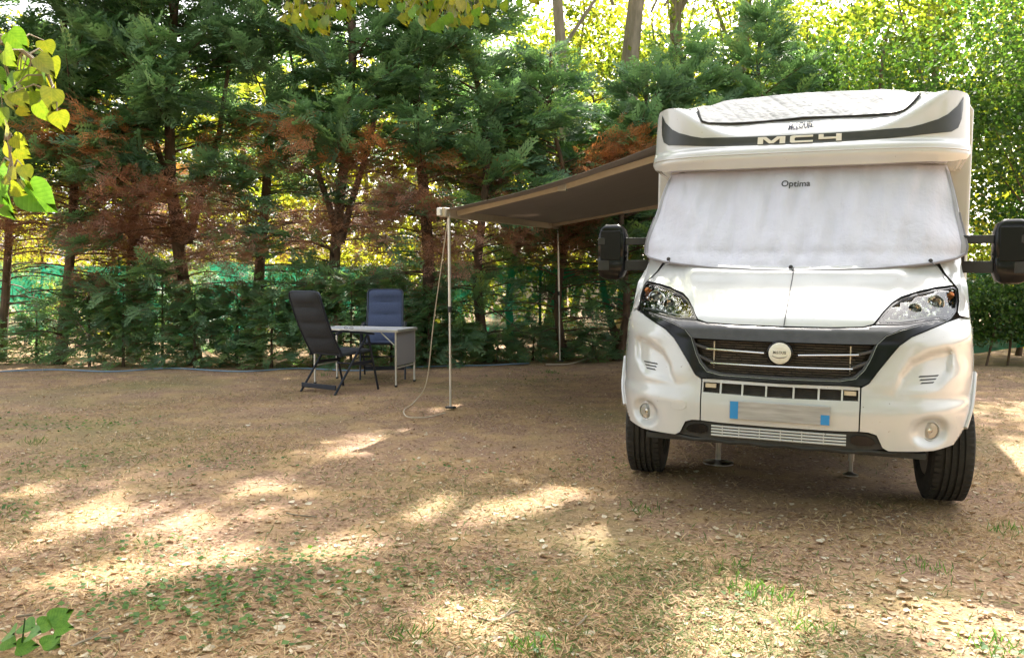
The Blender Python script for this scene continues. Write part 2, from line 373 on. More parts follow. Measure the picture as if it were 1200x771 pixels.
def panel(name, poly, S, m, parent=None, off=0, thick=.025, h=.03, gap=.0025, bevel=.004, rim=None, xs=None, mapper=None, smooth=0, angle=50):
    """sheet with the outline poly in (x, z) laid on the surface y = S(x, z), its rim turned backwards"""
    if smooth: poly = smooth_poly(poly, smooth)
    poly = inset(poly, gap); B = dens(poly, h)
    xsA = np.array([p[0] for p in B]); zsA = np.array([p[1] for p in B])
    gxs = np.arange(xsA.min(), xsA.max(), h) if xs is None else np.array([x for x in xs if xsA.min() < x < xsA.max()])
    gzs = np.arange(zsA.min()+h*.5, zsA.max(), h)
    G = np.array([(x, z) for x in gxs for z in gzs])
    if len(G):
        G = G[pip(G, poly)]
        if len(G):
            # keep clear of the outline
            Ba = np.array(B); keep = np.array([np.min((Ba[:, 0]-g[0])**2+(Ba[:, 1]-g[1])**2) > (h*.42)**2 for g in G]) if len(G) else []
            G = G[keep] if len(G) else G
    pts = [Vector(p) for p in B]+[Vector(tuple(g)) for g in G]; nb = len(B)
    vo, _, fo, _, _, _ = delaunay_2d_cdt(pts, [(i, (i+1) % nb) for i in range(nb)], [], 0, 1e-6)
    V2 = np.array([tuple(v) for v in vo]); tri = np.array([f for f in fo if len(f) == 3])
    cen = V2[tri].mean(1); tri = tri[pip(cen, poly)]
    mp = mapper or (lambda x, z: (x, S(x, z)+off, z))
    V3 = [mp(x, z) for x, z in V2]
    # boundary edges of kept triangles
    ec = {}
    for t in tri:
        for a, b in ((t[0], t[1]), (t[1], t[2]), (t[2], t[0])):
            k = (min(a, b), max(a, b)); ec.setdefault(k, []).append((a, b))
    faces = [tuple(int(i) for i in t) for t in tri]; back = {}
    rimf = rim or (lambda p: (p[0], p[1]+thick, p[2]))
    for k, e in ec.items():
        if len(e) == 1:
            a, b = e[0]
            for q in (a, b):
                if q not in back: back[q] = len(V3); V3.append(rimf(V3[q]))
            faces.append((int(b), int(a), back[a], back[b]))
    me = bpy.data.meshes.new(name); me.from_pydata([tuple(map(float, v)) for v in V3], [], faces); me.update()
    bm = bmesh.new(); bm.from_mesh(me)
    bmesh.ops.delete(bm, geom=[v for v in bm.verts if not v.link_faces], context='VERTS')
    bmesh.ops.recalc_face_normals(bm, faces=bm.faces); bm.normal_update()
    # front faces must look towards -y
    s = sum(f.normal.y*f.calc_area() for f in bm.faces if len(f.verts) == 3) if mapper is None else 0
    if s > 0: bmesh.ops.reverse_faces(bm, faces=bm.faces)
    bm.to_mesh(me); bm.free(); finish(me, angle)
    o = link(name, me, m, parent)
    if bevel:
        b = o.modifiers.new('bevel', 'BEVEL'); b.width = bevel; b.segments = 2; b.limit_method = 'ANGLE'; b.angle_limit = R(55)
    return o

def edge_xs(lo=-1.035, hi=1.035, h=.03):
    a = list(np.arange(0, .84, h))+list(np.arange(.84, .96, .015))+list(np.arange(.96, 1.01, .008))+list(np.arange(1.01, 1.036, .004))
    return sorted([-x for x in a if x > 0]+a)
XS = edge_xs()

# ---- bonnet with raised centre
def S_bonnet(x, z):
    ax = abs(x); edge = .47+ (z-1.1)*.55
    rise = (1-sst(edge-.02, edge+.075, ax))*sst(1.075, 1.12, z)
    return F(x, z)-.030*rise
bonnet = mir([(0, 1.068), (.25, 1.070), (.42, 1.077), (.47, 1.092), (.52, 1.155), (.57, 1.205), (.62, 1.238), (.72, 1.272), (.82, 1.295), (.925, 1.308), (.88, 1.37), (.84, 1.435), (.70, 1.45), (.40, 1.425), (0, 1.415)])
panel('bonnet', bonnet, S_bonnet, M['white'], mh, h=.022, gap=.003)
# ---- bumper corners with lamp and vent recesses
VENT = [(.57, .72), (.60, .83), (.655, .905), (.75, .95), (.85, .972), (.89, .95), (.87, .83), (.80, .755), (.66, .735)]
def sdp(x, z, poly):
    d = 1e9
    for a, b in zip(poly, poly[1:]+poly[:1]):
        ax, az = a; bx, bz = b; vx, vz = bx-ax, bz-az; t = max(0, min(1, ((x-ax)*vx+(z-az)*vz)/(vx*vx+vz*vz)))
        d = min(d, math.hypot(x-ax-vx*t, z-az-vz*t))
    return -d if pip(np.array([[x, z]]), poly)[0] else d
def S_bump(x, z):
    ax = abs(x); y = F(x, z)
    if .5 < ax < .95 and .68 < z < 1.03:
        d = sdp(ax, z, VENT); y += .042*(1-sst(-.030, .004, d))*sst(.70, .86, z)**.6
    r = math.hypot((ax-.768)/1.25, z-.53); y += .05*(1-sst(.045, .088, r))
    # upper shoulder ridge and lower crease
    y += .012*sst(.40, .62, ax)*math.exp(-((z-.70+.05*(ax-.7))/.03)**2)
    y -= .010*math.exp(-((z-.985-.10*(ax-.6))/.05)**2)*sst(.58, .7, ax)
    return y
bumper_c = [(.418, .762), (.455, .785), (.502, .855), (.557, .93), (.60, .985), (.66, 1.03), (.77, 1.075), (.85, 1.105), (.93, 1.125), (1.0, 1.11), (1.018, 1.06), (1.0275, .90), (1.0318, .80), (1.025, .72), (1.005, .62), (.967, .513), (.90, .44), (.79, .425), (.56, .432), (.53, .45), (.50, .515), (.46, .528), (.416, .53)]
for s in (1, -1):
    p = bumper_c if s > 0 else flip(bumper_c)
    panel('bumper_corner', p, S_bump, M['white'], mh, h=.016, xs=sorted(set(list(np.round(np.arange(-.96, .961, .016), 4))+[x for x in XS if abs(x) > .96])), gap=.002)
# ---- fender beside the headlamp, up to the windscreen pillar
fender = [(.93, 1.312), (.945, 1.285), (.94, 1.215), (.92, 1.155), (.93, 1.135), (1.0, 1.12), (1.005, 1.2), (1.003, 1.3), (1.0, 1.40), (.998, 1.50), (.95, 1.52), (.85, 1.45), (.89, 1.37)]
for s in (1, -1):
    panel('front_wing', fender if s > 0 else flip(fender), F, M['white'], mh, h=.02, xs=XS, gap=.002)
# ---- centre bumper with slot
def rect(x0, x1, z0, z1): return [(x0, z0), (x1, z0), (x1, z1), (x0, z1)]
cb_top = mir([(0, .744), (.412, .747), (.412, .763), (.35, .766), (0, .760)])
panel('bumper_centre', mir([(0, .525), (.30, .527), (.412, .531), (.413, .692), (0, .684)]), F, M['white'], mh, gap=.001, thick=.05)
panel('bumper_centre', cb_top, F, M['white'], mh, gap=.0005, thick=.05)
for s in (1, -1): panel('bumper_centre', [(s*x, z) for x, z in ([(.405, .692), (.4125, .692), (.4125, .747), (.405, .747)])], F, M['white'], mh, gap=0, thick=.05, bevel=0)
panel('bumper_slot', mir([(0, .67), (.41, .678), (.41, .756), (0, .752)]), F, M['grille'], mh, off=.04, thick=.02, bevel=0)
for x in (-.308, -.19, -.063, .08, .208, .325):
    panel('slot_divider', [(x-.005, .686), (x+.005, .686), (x+.005, .747), (x-.005, .747)], F, M['white'], mh, off=.004, thick=.03, gap=0, bevel=0, h=.02)
# fine bars within the slot
mb = MB()
for z in (.698, .708, .718, .728, .738):
    mb.tube([(x, F(x, z)+.03, z) for x in np.linspace(-.40, .40, 17)], .0022, 5)
mb.build('slot_bars', M['black'], mh)
for s in (1, -1):
    mb = MB(); mb.box((s*.365, F(.365, .73)+.016, .728), (.06, .012, .024)); mb.build('bumper_bracket', M['beige_alu'], mh, .002)
# fine seam line under the plate and towing-eye cap
panel('towing_cap', [(-.592, .575), (-.497, .583), (-.499, .641), (-.590, .632)], S_bump, M['white'], mh, off=-.0025, thick=.004, gap=0, bevel=.001, smooth=1)
# ---- lower grille
panel('lower_surround', smooth_poly(mir([(0, .425), (.40, .428), (.54, .436), (.50, .512), (.44, .524), (0, .521)]), 0), F, M['black'], mh, off=.022, thick=.05)
for k in range(4):
    z0 = .455+k*.0165
    mb = MB(); mb.tube([(x, F(x, z0)+.012, z0) for x in np.linspace(-.352, .352, 15)], .0062, 8); mb.build('grille_bar', M['white'], mh)
for x in (-.29, -.20, -.09, .02, .13, .24):
    MB().box((x, F(x, .48)+.010, .481), (.006, .012, .062)).build('grille_upright', M['white'], mh)
for s in (1, -1):
    q = [(.372, .452), (.51, .456), (.478, .508), (.372, .514)]
    panel('lower_insert', q if s > 0 else flip(q), F, M['black_gloss'], mh, off=.008, thick=.03, smooth=1)
# underside lip and tray
mb = MB(); mb.tube([(x, F(x, .42)+.03, .420+.004*math.sin(x*31)) for x in np.linspace(-.60, .60, 41)], .010, 8, 1.3); mb.build('lower_lip', M['black'], mh)
MB().box((0, .75, .40), (1.5, 1.2, .03)).build('undertray', M['black'], mh)
# ---- black surround of the grille and satin strip
sur = [(0, .766), (.20, .768), (.37, .769), (.420, .770), (.455, .79), (.502, .86), (.557, .935), (.60, .99), (.66, 1.035), (.77, 1.08), (.85, 1.11), (.80, 1.116), (.70, 1.092), (.60, 1.062), (.535, 1.035), (.492, .99), (.46, .905), (.432, .852), (.39, .806), (.31, .789), (0, .784)]
full = sur+[(-x, z) for x, z in reversed(sur) if x > 1e-6]
panel('grille_surround', full, F, M['black_gloss'], mh, off=-.012, thick=.06, h=.015, gap=.001, bevel=.005)
sur2 = [(0, .786), (.31, .79), (.388, .806), (.43, .85), (.458, .903), (.488, .985), (.478, .985), (.446, .905), (.419, .857), (.378, .817), (.30, .801), (0, .797)]
panel('grille_trim', sur2+[(-x, z) for x, z in reversed(sur2) if x > 1e-6], F, M['grey_satin'], mh, off=.0, thick=.04, h=.012, gap=0, bevel=.002)
strip = mir([(0, .984), (.30, .986), (.487, .988), (.528, 1.034), (.60, 1.064), (.70, 1.094), (.81, 1.118), (.70, 1.104), (.59, 1.090), (.48, 1.088), (.42, 1.074), (.25, 1.067), (0, 1.064)])
def S_strip(x, z): return F(x, z)-.012-.012*math.exp(-((z-1.045)/.02)**2)+.02*max(0, (1.0-z))
panel('nose_strip', strip, S_strip, M['grey_satin'], mh, off=0, thick=.05, h=.014, gap=.0015, bevel=.004)
mb = MB(); e_ = [(.80, 1.1145), (.70, 1.090), (.60, 1.060), (.533, 1.033), (.490, .99), (.458, .905), (.431, .853), (.389, .807), (.31, .791), (0, .786)]
e_ = dens_open(e_+[(-x, z) for x, z in reversed(e_) if x > 0], .02)
mb.tube([(x, F(x, z)-.014, z) for x, z in e_], .0014, 6); mb.build('trim_highlight', M['steel'], mh)  # bright steel line put in as the highlight along the grille trim
# ---- grille
panel('grille_mesh', mir([(0, .78), (.33, .785), (.42, .83), (.50, .99), (0, .995)]), F, M['grille'], mh, off=.075, thick=.02, bevel=0)
mb = MB()
for k in range(13):
    z = .806+k*.0138
    if abs(z-.853) < .006 or abs(z-.924) < .006: continue
    xm = .375+(z-.80)*.50
    x = -xm
    while x < xm:
        l = min(random.uniform(.04, .075), xm-x)
        mb.box((x+l/2, F(x+l/2, z)+.05+(.008 if random.random() < .5 else 0), z), (max(l-.004, .01), .016, .0085)); x += l
o = mb.build('grille_mesh_bars', M['grille'], mh); tag(o, kind='stuff')
for (x0, x1, z0, z1) in ((-.40, -.085, .931, .920), (.095, .40, .916, .931), (-.372, .372, .853, .855)):
    mb = MB(); mb.tube([(x0+(x1-x0)*t, F(x0+(x1-x0)*t, z0)+.012, z0+(z1-z0)*t-(.004*math.sin(math.pi*t) if x1-x0 > .5 else 0)) for t in np.linspace(0, 1, 13)], .0085, 8, .8)
    mb.build('chrome_bar', M['chrome'], mh)
for s in (1, -1):
    for z0, z1, xa, xb in ((.93, .955, .39, .475), (.857, .895, .365, .45)):
        mb = MB(); mb.beam((s*xa, F(xa, z0)+.018, z0), (s*xb, F(xb, z1)+.012, z1), .02, .016); mb.build('grille_wing', M['grey_satin'], mh, .003)
    for xx in (.36,):
        mb = MB(); mb.box((s*xx, F(xx, .9)+.042, .895), (.006, .012, .16)); mb.build('grille_bracket', M['beige_alu'], mh)
# badge
yb = F(0, .925)
bd = MB().lathe([(.066, .03), (.070, .012), (.068, -.004), (.062, -.010)], (0, yb-.002, .925), 40, 'Y').build('badge', M['black_gloss'], mh)
MB().lathe([(.0585, .0), (.0585, -.006), (.052, -.011), (.02, -.013)], (0, yb-.008, .925), 40, 'Y').build('badge_disc', mat('badge_white', (.75, .74, .68), .35), bd)

def text(s, name, x0, x1, zc, S, off, m, parent, hscale=1.0, bold=.012, tilt=0):
    cu = bpy.data.curves.new('t', 'FONT'); cu.body = s; cu.size = 1; cu.offset = bold; cu.resolution_u = 3
    ob = bpy.data.objects.new('t', cu); COL.objects.link(ob); dg = bpy.context.evaluated_depsgraph_get(); dg.update()
    me = bpy.data.meshes.new_from_object(ob.evaluated_get(dg)); bpy.data.objects.remove(ob)
    P = np.array([v.co[:] for v in me.vertices]); a, b = P[:, 0].min(), P[:, 0].max(); c = (P[:, 1].min()+P[:, 1].max())/2
    k = (x1-x0)/(b-a)
    for v in me.vertices:
        x = x0+(v.co.x-a)*k; z = zc+(v.co.y-c)*k*hscale+tilt*(x-(x0+x1)/2); v.co = (x, S(x, z)-off, z)
    me.name = name; me.materials.clear(); me.update(); return link(name, me, m, parent)
fl = lambda x, z: yb-.0205
text('McLOUIS', 'badge_lettering', -.034, .034, .930, fl, .002, M['print'], bd, 1.25)
mb = MB(); mb.tube([(.040*math.cos(a), yb-.0215, .916-.016*math.sin(a)) for a in np.linspace(.1, math.pi-.1, 16)], [.0004+.0016*math.sin(k/15*math.pi) for k in range(16)], 5)
mb.build('badge_swoosh', M['print'], bd)
# ---- number plate (its characters are blurred away in the photograph)
pl = panel('number_plate', smooth_poly(rect(-.252, .270, .556, .658), 0), lambda x, z: -.016, M['plate'], mh, thick=.014, gap=0, bevel=.003)
panel('plate_band', rect(-.249, -.205, .559, .655), lambda x, z: -.0175, M['blue'], pl, thick=.001, gap=0, bevel=0)
panel('plate_band', rect(.223, .267, .559, .612), lambda x, z: -.0175, M['blue'], pl, thick=.001, gap=0, bevel=0)
# ---- headlamps
hl = [(.478, 1.093), (.52, 1.148), (.57, 1.198), (.62, 1.230), (.72, 1.264), (.82, 1.286), (.92, 1.299), (.936, 1.280), (.93, 1.215), (.911, 1.158), (.876, 1.122), (.845, 1.107), (.80, 1.119), (.70, 1.105), (.59, 1.092)]
def ring(name, outer, g, S, m, parent, off, thick):
    inn = inset(outer, g); n = len(outer)
    if area(outer) < 0: outer = outer[::-1]
    A = dens(outer, .03)
    vs = []; fs = []; q = [(.5*(1)), ]
    # equal-length dense rings by index
    A = []; B = []
    for i in range(n):
        a, b, c, d = outer[i], outer[(i+1) % n], inn[i], inn[(i+1) % n]; k = max(1, int(math.dist(a, b)/.02))
        for j in range(k):
            t = j/k; A.append((a[0]+(b[0]-a[0])*t, a[1]+(b[1]-a[1])*t)); B.append((c[0]+(d[0]-c[0])*t, c[1]+(d[1]-c[1])*t))
    k = len(A)
    for P, o1 in ((A, off+thick), (A, off), (B, off), (B, off+thick)): vs += [(x, S(x, z)+o1, z) for x, z in P]
    for r0 in range(3):
        for i in range(k): fs.append((r0*k+i, r0*k+(i+1) % k, (r0+1)*k+(i+1) % k, (r0+1)*k+i))
    return MB().add(vs, fs).build(name, m, parent, angle=40)
M['reflector'] = mat('reflector', (.85, .85, .82), .12, 1)
for s in (1, -1):
    P = hl if s > 0 else flip(hl)
    h0 = panel('headlight', P, F, M['black_gloss'], mh, off=.085, thick=.02, gap=.004, bevel=0)
    ring('headlight_bezel', P, .009, F, M['black_gloss'], h0, .002, .09)
    # faceted reflector
    q = [(.545, 1.118), (.60, 1.185), (.66, 1.222), (.74, 1.248), (.835, 1.27), (.85, 1.20), (.82, 1.14), (.70, 1.118)]
    Q = q if s > 0 else flip(q)
    rs = random.Random(3)
    def S_ref(x, z):
        return F(x, z)+.055+.018*math.sin(x*95)*math.sin(z*120)+.010*math.sin(x*210+z*60)
    panel('reflector', Q, S_ref, M['reflector'], h0, thick=.02, h=.008, gap=0, bevel=0, angle=25)
    q = [(.868, 1.272), (.925, 1.282), (.922, 1.215), (.90, 1.165), (.868, 1.135), (.862, 1.19)]
    Q = q if s > 0 else flip(q)
    panel('reflector', Q, lambda x, z: F(x, z)+.045+.012*math.sin(x*160)*math.sin(z*150), M['reflector'], h0, thick=.02, h=.008, gap=0, bevel=0, angle=25)
    # round bowl with bulb
    for bx, bz, br in ((.80, 1.205, .047), (.685, 1.170, .036)):
        yb2 = F(bx, bz)+.05
        mb = MB()
        mb.lathe([(br, -.035), (br*.96, -.036), (br*.9, -.02), (br*.7, .0), (br*.4, .012), (br*.12, .016)], (s*bx, yb2, bz), 20, 'Y', cap0=False)
        mb.build('lamp_bowl', M['reflector'], h0)
        MB().lathe([(.004, .0), (.011, -.006), (.012, -.022), (.004, -.030)], (s*bx, yb2, bz), 12, 'Y').build('bulb', M['steel'], h0)
    MB().lathe([(.004, .02), (.017, .012), (.019, -.004), (.011, -.014), (.003, -.017)], (s*.897, F(.897, 1.25)+.03, 1.25), 14, 'Y').build('indicator', M['orange'], h0)
    # lamp dividing bar and daylight strip
    mb = MB(); mb.tube([(s*x, F(x, z)+.022, z) for x, z in ((.852, 1.275), (.856, 1.23), (.85, 1.18), (.83, 1.135))], .006, 6); mb.build('lamp_divider', M['black_gloss'], h0)
    mb = MB(); mb.tube([(s*x, F(x, z)+.022, z) for x, z in ((.53, 1.112), (.60, 1.110), (.70, 1.121), (.80, 1.136), (.85, 1.135))], .0055, 6); mb.build('daylight_strip', M['steel'], h0)
    panel('headlight_lens', P, F, M['lens'], h0, off=.004, thick=.001, gap=.008, bevel=0)
# ---- fog lamps and vents
for s in (1, -1):
    cx, cz = .768, .53; y0 = S_bump(cx, cz)
    rt = Matrix.Rotation(s*.42, 3, 'Z')
    def ad(mbx):
        mbx.v = [tuple(Vector((s*cx, y0, cz))+rt @ Vector(v)) for v in mbx.v]; return mbx
    fo = ad(MB().lathe([(.052, .03), (.054, -.006), (.050, -.012), (.046, -.010), (.045, .0)], n=28, axis='Y', cap0=False)).build('fog_lamp', M['white'], mh)
    ad(MB().lathe([(.044, -.004), (.036, .012), (.02, .022), (.006, .024)], n=18, axis='Y', cap0=False)).build('reflector', M['reflector'], fo, angle=10)
    ad(MB().lathe([(.004, .02), (.013, .012), (.015, -.002), (.006, -.008)], n=12, axis='Y')).build('bulb', M['chrome'], fo)
    ad(MB().lathe([(.044, -.008), (.03, -.012), (.004, -.014)], n=24, axis='Y')).build('fog_lamp_lens', M['lens'], fo)
    for k in range(3):
        xa, xb, zz = .703+.008*(2-k)+.0, .80-.012*(2-k), .786+.017*k
        xa -= .01*(1-k*.3); 
        q = [(xa, zz-.004), (xb, zz-.002), (xb+.008, zz+.006), (xa+.008, zz+.004)]
        panel('vent_slot', q if s > 0 else flip(q), S_bump, M['black'], mh, off=-.0015, thick=.004, h=.02, gap=0, bevel=0)
# ---- dark inner structure behind the panels
panel('nose_structure', mir([(0, .44), (.5, .44), (.8, .46), (.93, .55), (.95, .9), (.93, 1.2), (.90, 1.38), (0, 1.38)]), F, M['rubber'], mh, off=.11, thick=.15, h=.05, bevel=0)
# ---- sides of the cab with wheel arches, laid out in (y, z)
arch = [(.95+.425*math.cos(a), .36+.425*math.sin(a)) for a in np.linspace(R(0), R(164), 20)]
side = [(2.25, .42), (1.372, .40)]+arch[1:-1]+[(.56, .49), (.66, .68), (.745, .84), (.755, 1.0), (.80, 1.10), (.93, 1.30), (1.16, 1.40), (1.29, 1.50), (1.92, 2.15), (2.25, 2.15)]
side = [(2.25, .42), (1.39, .42)]+[(.95+.43*math.cos(a), .36+.43*math.sin(a)) for a in np.linspace(R(8), R(118), 14)]+[(.75, .86), (.755, 1.0), (.80, 1.10), (.93, 1.30), (1.16, 1.40), (1.29, 1.50), (1.92, 2.15), (2.25, 2.15)]
for s in (1, -1):
    panel('cab_side', side, None, M['white'], mh, mapper=lambda y, z, s=s: (s*sm(z, WT)*.9992, y, z), rim=lambda p, s=s: (p[0]-s*.04, p[1], p[2]), h=.06, gap=0)
    # wheel arch lip
    mb = MB(); pts = [(s*(1.034+.008), .95+.435*math.cos(a), .36+.435*math.sin(a)) for a in np.linspace(R(10), R(172), 26)]
    pts = [(p[0], p[1], p[2]) if p[1] > .95 or p[2] > .80 else (s*(lerpt(p[2], [(.46, .945), (.513, .962), (.62, 1.0), (.72, 1.02), (.8, 1.034)])+.006), F(lerpt(p[2], [(.46, .945), (.513, .962), (.62, 1.0), (.72, 1.02), (.8, 1.034)]), p[2])+.012, p[2]) for p in pts if p[1] > .95 or p[2] > .50]
    mb.tube(pts, .013, 8, 1.2); mb.build('arch_trim', M['white'], mh)
    MB().lathe([(.44, -.30), (.44, 0)], (s*1.0 if s < 0 else 1.0, .95, .36), 28, 'X').build('wheel_well', M['rubber'], mh) if False else None
    mb = MB(); 
    for r0 in range(14):
        a, b = R(8+144*r0/14), R(8+144*(r0+1)/14)
        xi, xo = s*.66, s*.975
        vs = [(xi, .95+.43*math.cos(a), .36+.43*math.sin(a)), (xo, .95+.43*math.cos(a), .36+.43*math.sin(a)), (xo, .95+.43*math.cos(b), .36+.43*math.sin(b)), (xi, .95+.43*math.cos(b), .36+.43*math.sin(b))]
        mb.add(vs, [(0, 1, 2, 3)])
    mb.build('wheel_well', M['rubber'], mh)
    # door window and door line
    dw = [(1.42, 1.47), (2.15, 1.47), (2.15, 2.02), (1.93, 2.02)]
    panel('door_window', dw, None, M['glass_dark'], mh, mapper=lambda y, z, s=s: (s*(sm(z, WT)+.004), y, z), rim=lambda p, s=s: (p[0]-s*.01, p[1], p[2]), h=.1, gap=0, bevel=.002)
# cab roof, windscreen, rear wall of cab
panel('windscreen', mir([(0, 1.40), (.80, 1.44), (.90, 1.50), (.86, 2.13), (0, 2.13)]), F, M['glass_dark'], mh, off=.03, thick=.03, h=.06, bevel=0)
for s in (1, -1):
    q = [(.90, 1.49), (.998, 1.50), (.99, 1.60), (.935, 2.14), (.86, 2.14)]
    panel('pillar', q if s > 0 else flip(q), F, M['white'], mh, off=.0, thick=.05, xs=XS, gap=0)
MB().box((0, 2.0, 2.135), (1.86, .75, .03)).build('cab_roof', M['white'], mh, .01)
# ---- roof cap
cap = mir([(0, 2.112), (.5, 2.112), (.95, 2.125), (1.05, 2.15), (1.073, 2.19), (1.0735, 2.40), (1.068, 2.575), (1.05, 2.605), (.98, 2.615), (.80, 2.60), (.70, 2.65), (.50, 2.71), (0, 2.735)])
XC = sorted([-x for x in (list(np.arange(.03, .9, .03))+list(np.arange(.9, 1.04, .015))+list(np.arange(1.04, 1.0745, .005)))]+[0]+list(np.arange(.03, .9, .03))+list(np.arange(.9, 1.04, .015))+list(np.arange(1.04, 1.0745, .005)))
panel('roof_cap', cap, C, M['white'], mh, h=.011, xs=XC, gap=0, bevel=.012,
      rim=lambda p: (p[0]*1.035, 2.42, p[2]+(.0 if p[2] < 2.5 else .03)))
band = [(0, 2.270), (.27, 2.274), (.55, 2.281), (.70, 2.294), (.85, 2.312), (.945, 2.326), (.99, 2.358), (1.012, 2.42), (1.020, 2.49), (1.022, 2.575), (.985, 2.51), (.92, 2.444), (.86, 2.408), (.76, 2.372), (.68, 2.352), (.5, 2.344), (.25, 2.340), (0, 2.338)]
panel('cap_band', band+[(-x, z) for x, z in reversed(band) if x > 1e-6], C, M['band'], mh, off=-.0035, thick=.003, h=.014, xs=XC, gap=0, bevel=0)
for w_, pts in (('M', [(0, 0), (0, 1), (.3, 1), (.5, .42), (.7, 1), (1, 1), (1, 0), (.8, 0), (.8, .72), (.58, .06), (.42, .06), (.2, .72), (.2, 0)]),
                ('C', [(.08, 0), (1, 0), (1, .27), (.25, .27), (.2, .35), (.2, .65), (.25, .73), (1, .73), (1, 1), (.08, 1), (0, .88), (0, .12)]),
                ('4', [(0, .32), (0, 1), (.22, 1), (.22, .6), (.76, .6), (.76, 1), (1, 1), (1, 0), (.76, 0), (.76, .32)])):
    xa, xb = {'M': (-.285, -.10), 'C': (-.068, .082), '4': (.118, .266)}[w_]
    panel('cap_letter', [(xa+(xb-xa)*a, 2.2795+.052*b) for a, b in pts], C, M['letter'], mh, off=-.009, thick=.007, h=.02, gap=0, bevel=.001)
text('McLOUIS', 'cap_lettering', -.088, .072, 2.420, lambda x, z: C(0, 2.42)+1.62*(z-2.42), .020, M['logo_grey'], mh, 2.0, bold=.03, tilt=.10)
mb = MB(); mb.tube([(-.015+.135*math.cos(a), C(0, 2.415)-.004+.05*math.sin(a)*0-.0, 2.398-.016*math.sin(a)+.014*math.cos(a)) for a in np.linspace(-.5, math.pi+.3, 24)], [.0015+.004*math.sin(k/23*math.pi) for k in range(24)], 5, .6)
mb.v = [(x, C(x, z)-.020, z) for x, y, z in mb.v]; mb.build('cap_swoosh', M['logo_grey'], mh)
# lower step of the cap, a raised bead
mb = MB(); mb.tube([(x, C(x, 2.205)-.001, 2.207) for x in XC[1:-1:2]], .006, 6, .7); mb.build('cap_bead', M['white'], mh)
# ---- living box behind the cab
mb = MB()
prof = [(-1.15, .50), (1.15, .50), (1.15, 2.58), (1.07, 2.70), (.8, 2.735), (-.8, 2.735), (-1.07, 2.70), (-1.15, 2.58)]
n = len(prof); vs = [(x, y, z) for y in (2.2, 7.15) for x, z in prof]
mb.add(vs, [tuple(range(n)), tuple(range(2*n-1, n-1, -1))]+[(i, (i+1) % n, n+(i+1) % n, n+i) for i in range(n)])
mb.build('living_box', M['cream'], mh, .03)
for s in (1, -1):
    MB().box((s*1.152, 3.9, 1.75), (.03, .95, .5)).build('side_window', M['glass_dark'], mh, .01)
    MB().box((s*1.09, 4.7, .46), (.05, 4.6, .14)).build('skirt', M['white'], mh, .01)
dr = MB().box((-1.155, 5.4, 1.35), (.03, .62, 1.75)).build('entrance_door', M['white'], mh, .01)
MB().box((-1.18, 5.16, 1.3), (.03, .03, .14)).build('handle', M['black'], dr, .005)
MB().box((0, 4.4, .42), (1.5, 5.2, .08)).build('chassis', M['black'], mh)
# ---- wheels
def tyre_prof():
    R0, wd = .350, .114; p = [(.205, -wd*.86), (.235, -wd*1.02), (.285, -wd*1.06), (.322, -wd*.98), (.340, -wd*.82), (.3455, -wd*.70)]
    for c in (-.052, -.018, .018, .052):
        p += [(R0-.0005, c-.0068), (R0-.011, c-.0045), (R0-.011, c+.0045), (R0-.0005, c+.0068)]
    p += [(a, -b) for a, b in reversed(p[:6])]
    return p
def wheel(x, y, steer, front):
    c = empty('wheel', (x, y, .352), (0, 0, steer)); c.parent = mh
    s = 1 if x > 0 else -1
    mb = MB(); mb.lathe(tyre_prof(), n=64, axis='X', closed=True)
    # tread sipes: knurl the shoulders
    me_o = mb.build('tyre', M['tyre'], c, angle=25)
    mb = MB()
    for k in range(60):
        a = 2*math.pi*k/60
        for xx in (-.083, -.035, 0, .035, .083):
            aa = a+(.02 if xx in (-.035, .035) else 0)
            rr = .3505 if abs(xx) < .07 else .346
            Mx = Matrix.Rotation(aa, 3, 'X')
            wdt = .022 if abs(xx) < .07 else .034
            mb.box(Mx @ Vector((xx, 0, rr)), (wdt, .024, .003 if abs(xx) < .07 else .006), Mx)
    tag(mb.build('tread_blocks', M['tyre'], c), kind='stuff')
    MB().lathe([(.208, -.095), (.208, .095), (.20, .1), (.19, .085), (.185, .02), (.06, .03*s), (.055, -.02), (.19, -.03), (.2, -.1)], n=40, axis='X').build('rim', M['rim'], c)
    return c
wheel(.905, .95, R(5), 1); wheel(-.905, .95, R(5), 1)
wheel(.93, 5.3, 0, 0); wheel(-.93, 5.3, 0, 0)
mb = MB(); mb.tube([(-.80, .95, .34), (.80, .95, .34)], .035, 8); mb.build('axle', M['black'], mh)
# ---- levelling jacks
for x, y in ((-.49, 1.38), (.40, 1.38)):
    j = MB().tube([(x, y, .10 if x > 0 else .02), (x, y, .42)], .020, 14).build('levelling_jack', M['steel'], mh)
    MB().tube([(x, y, .26), (x, y, .46)], .03, 12).build('jack_sleeve', M['black'], j)
    MB().lathe([((.11 if x < 0 else .05)*k_, z_) for k_, z_ in ((1, 0), (1, .008), (.5, .016), (.2, .03))], (x, y, .0), 24).build('jack_foot', M['steel'], j)
    if x > 0: MB().tube([(x, y, .02), (x, y, .11)], .014, 10).build('jack_screw', M['steel'], j)
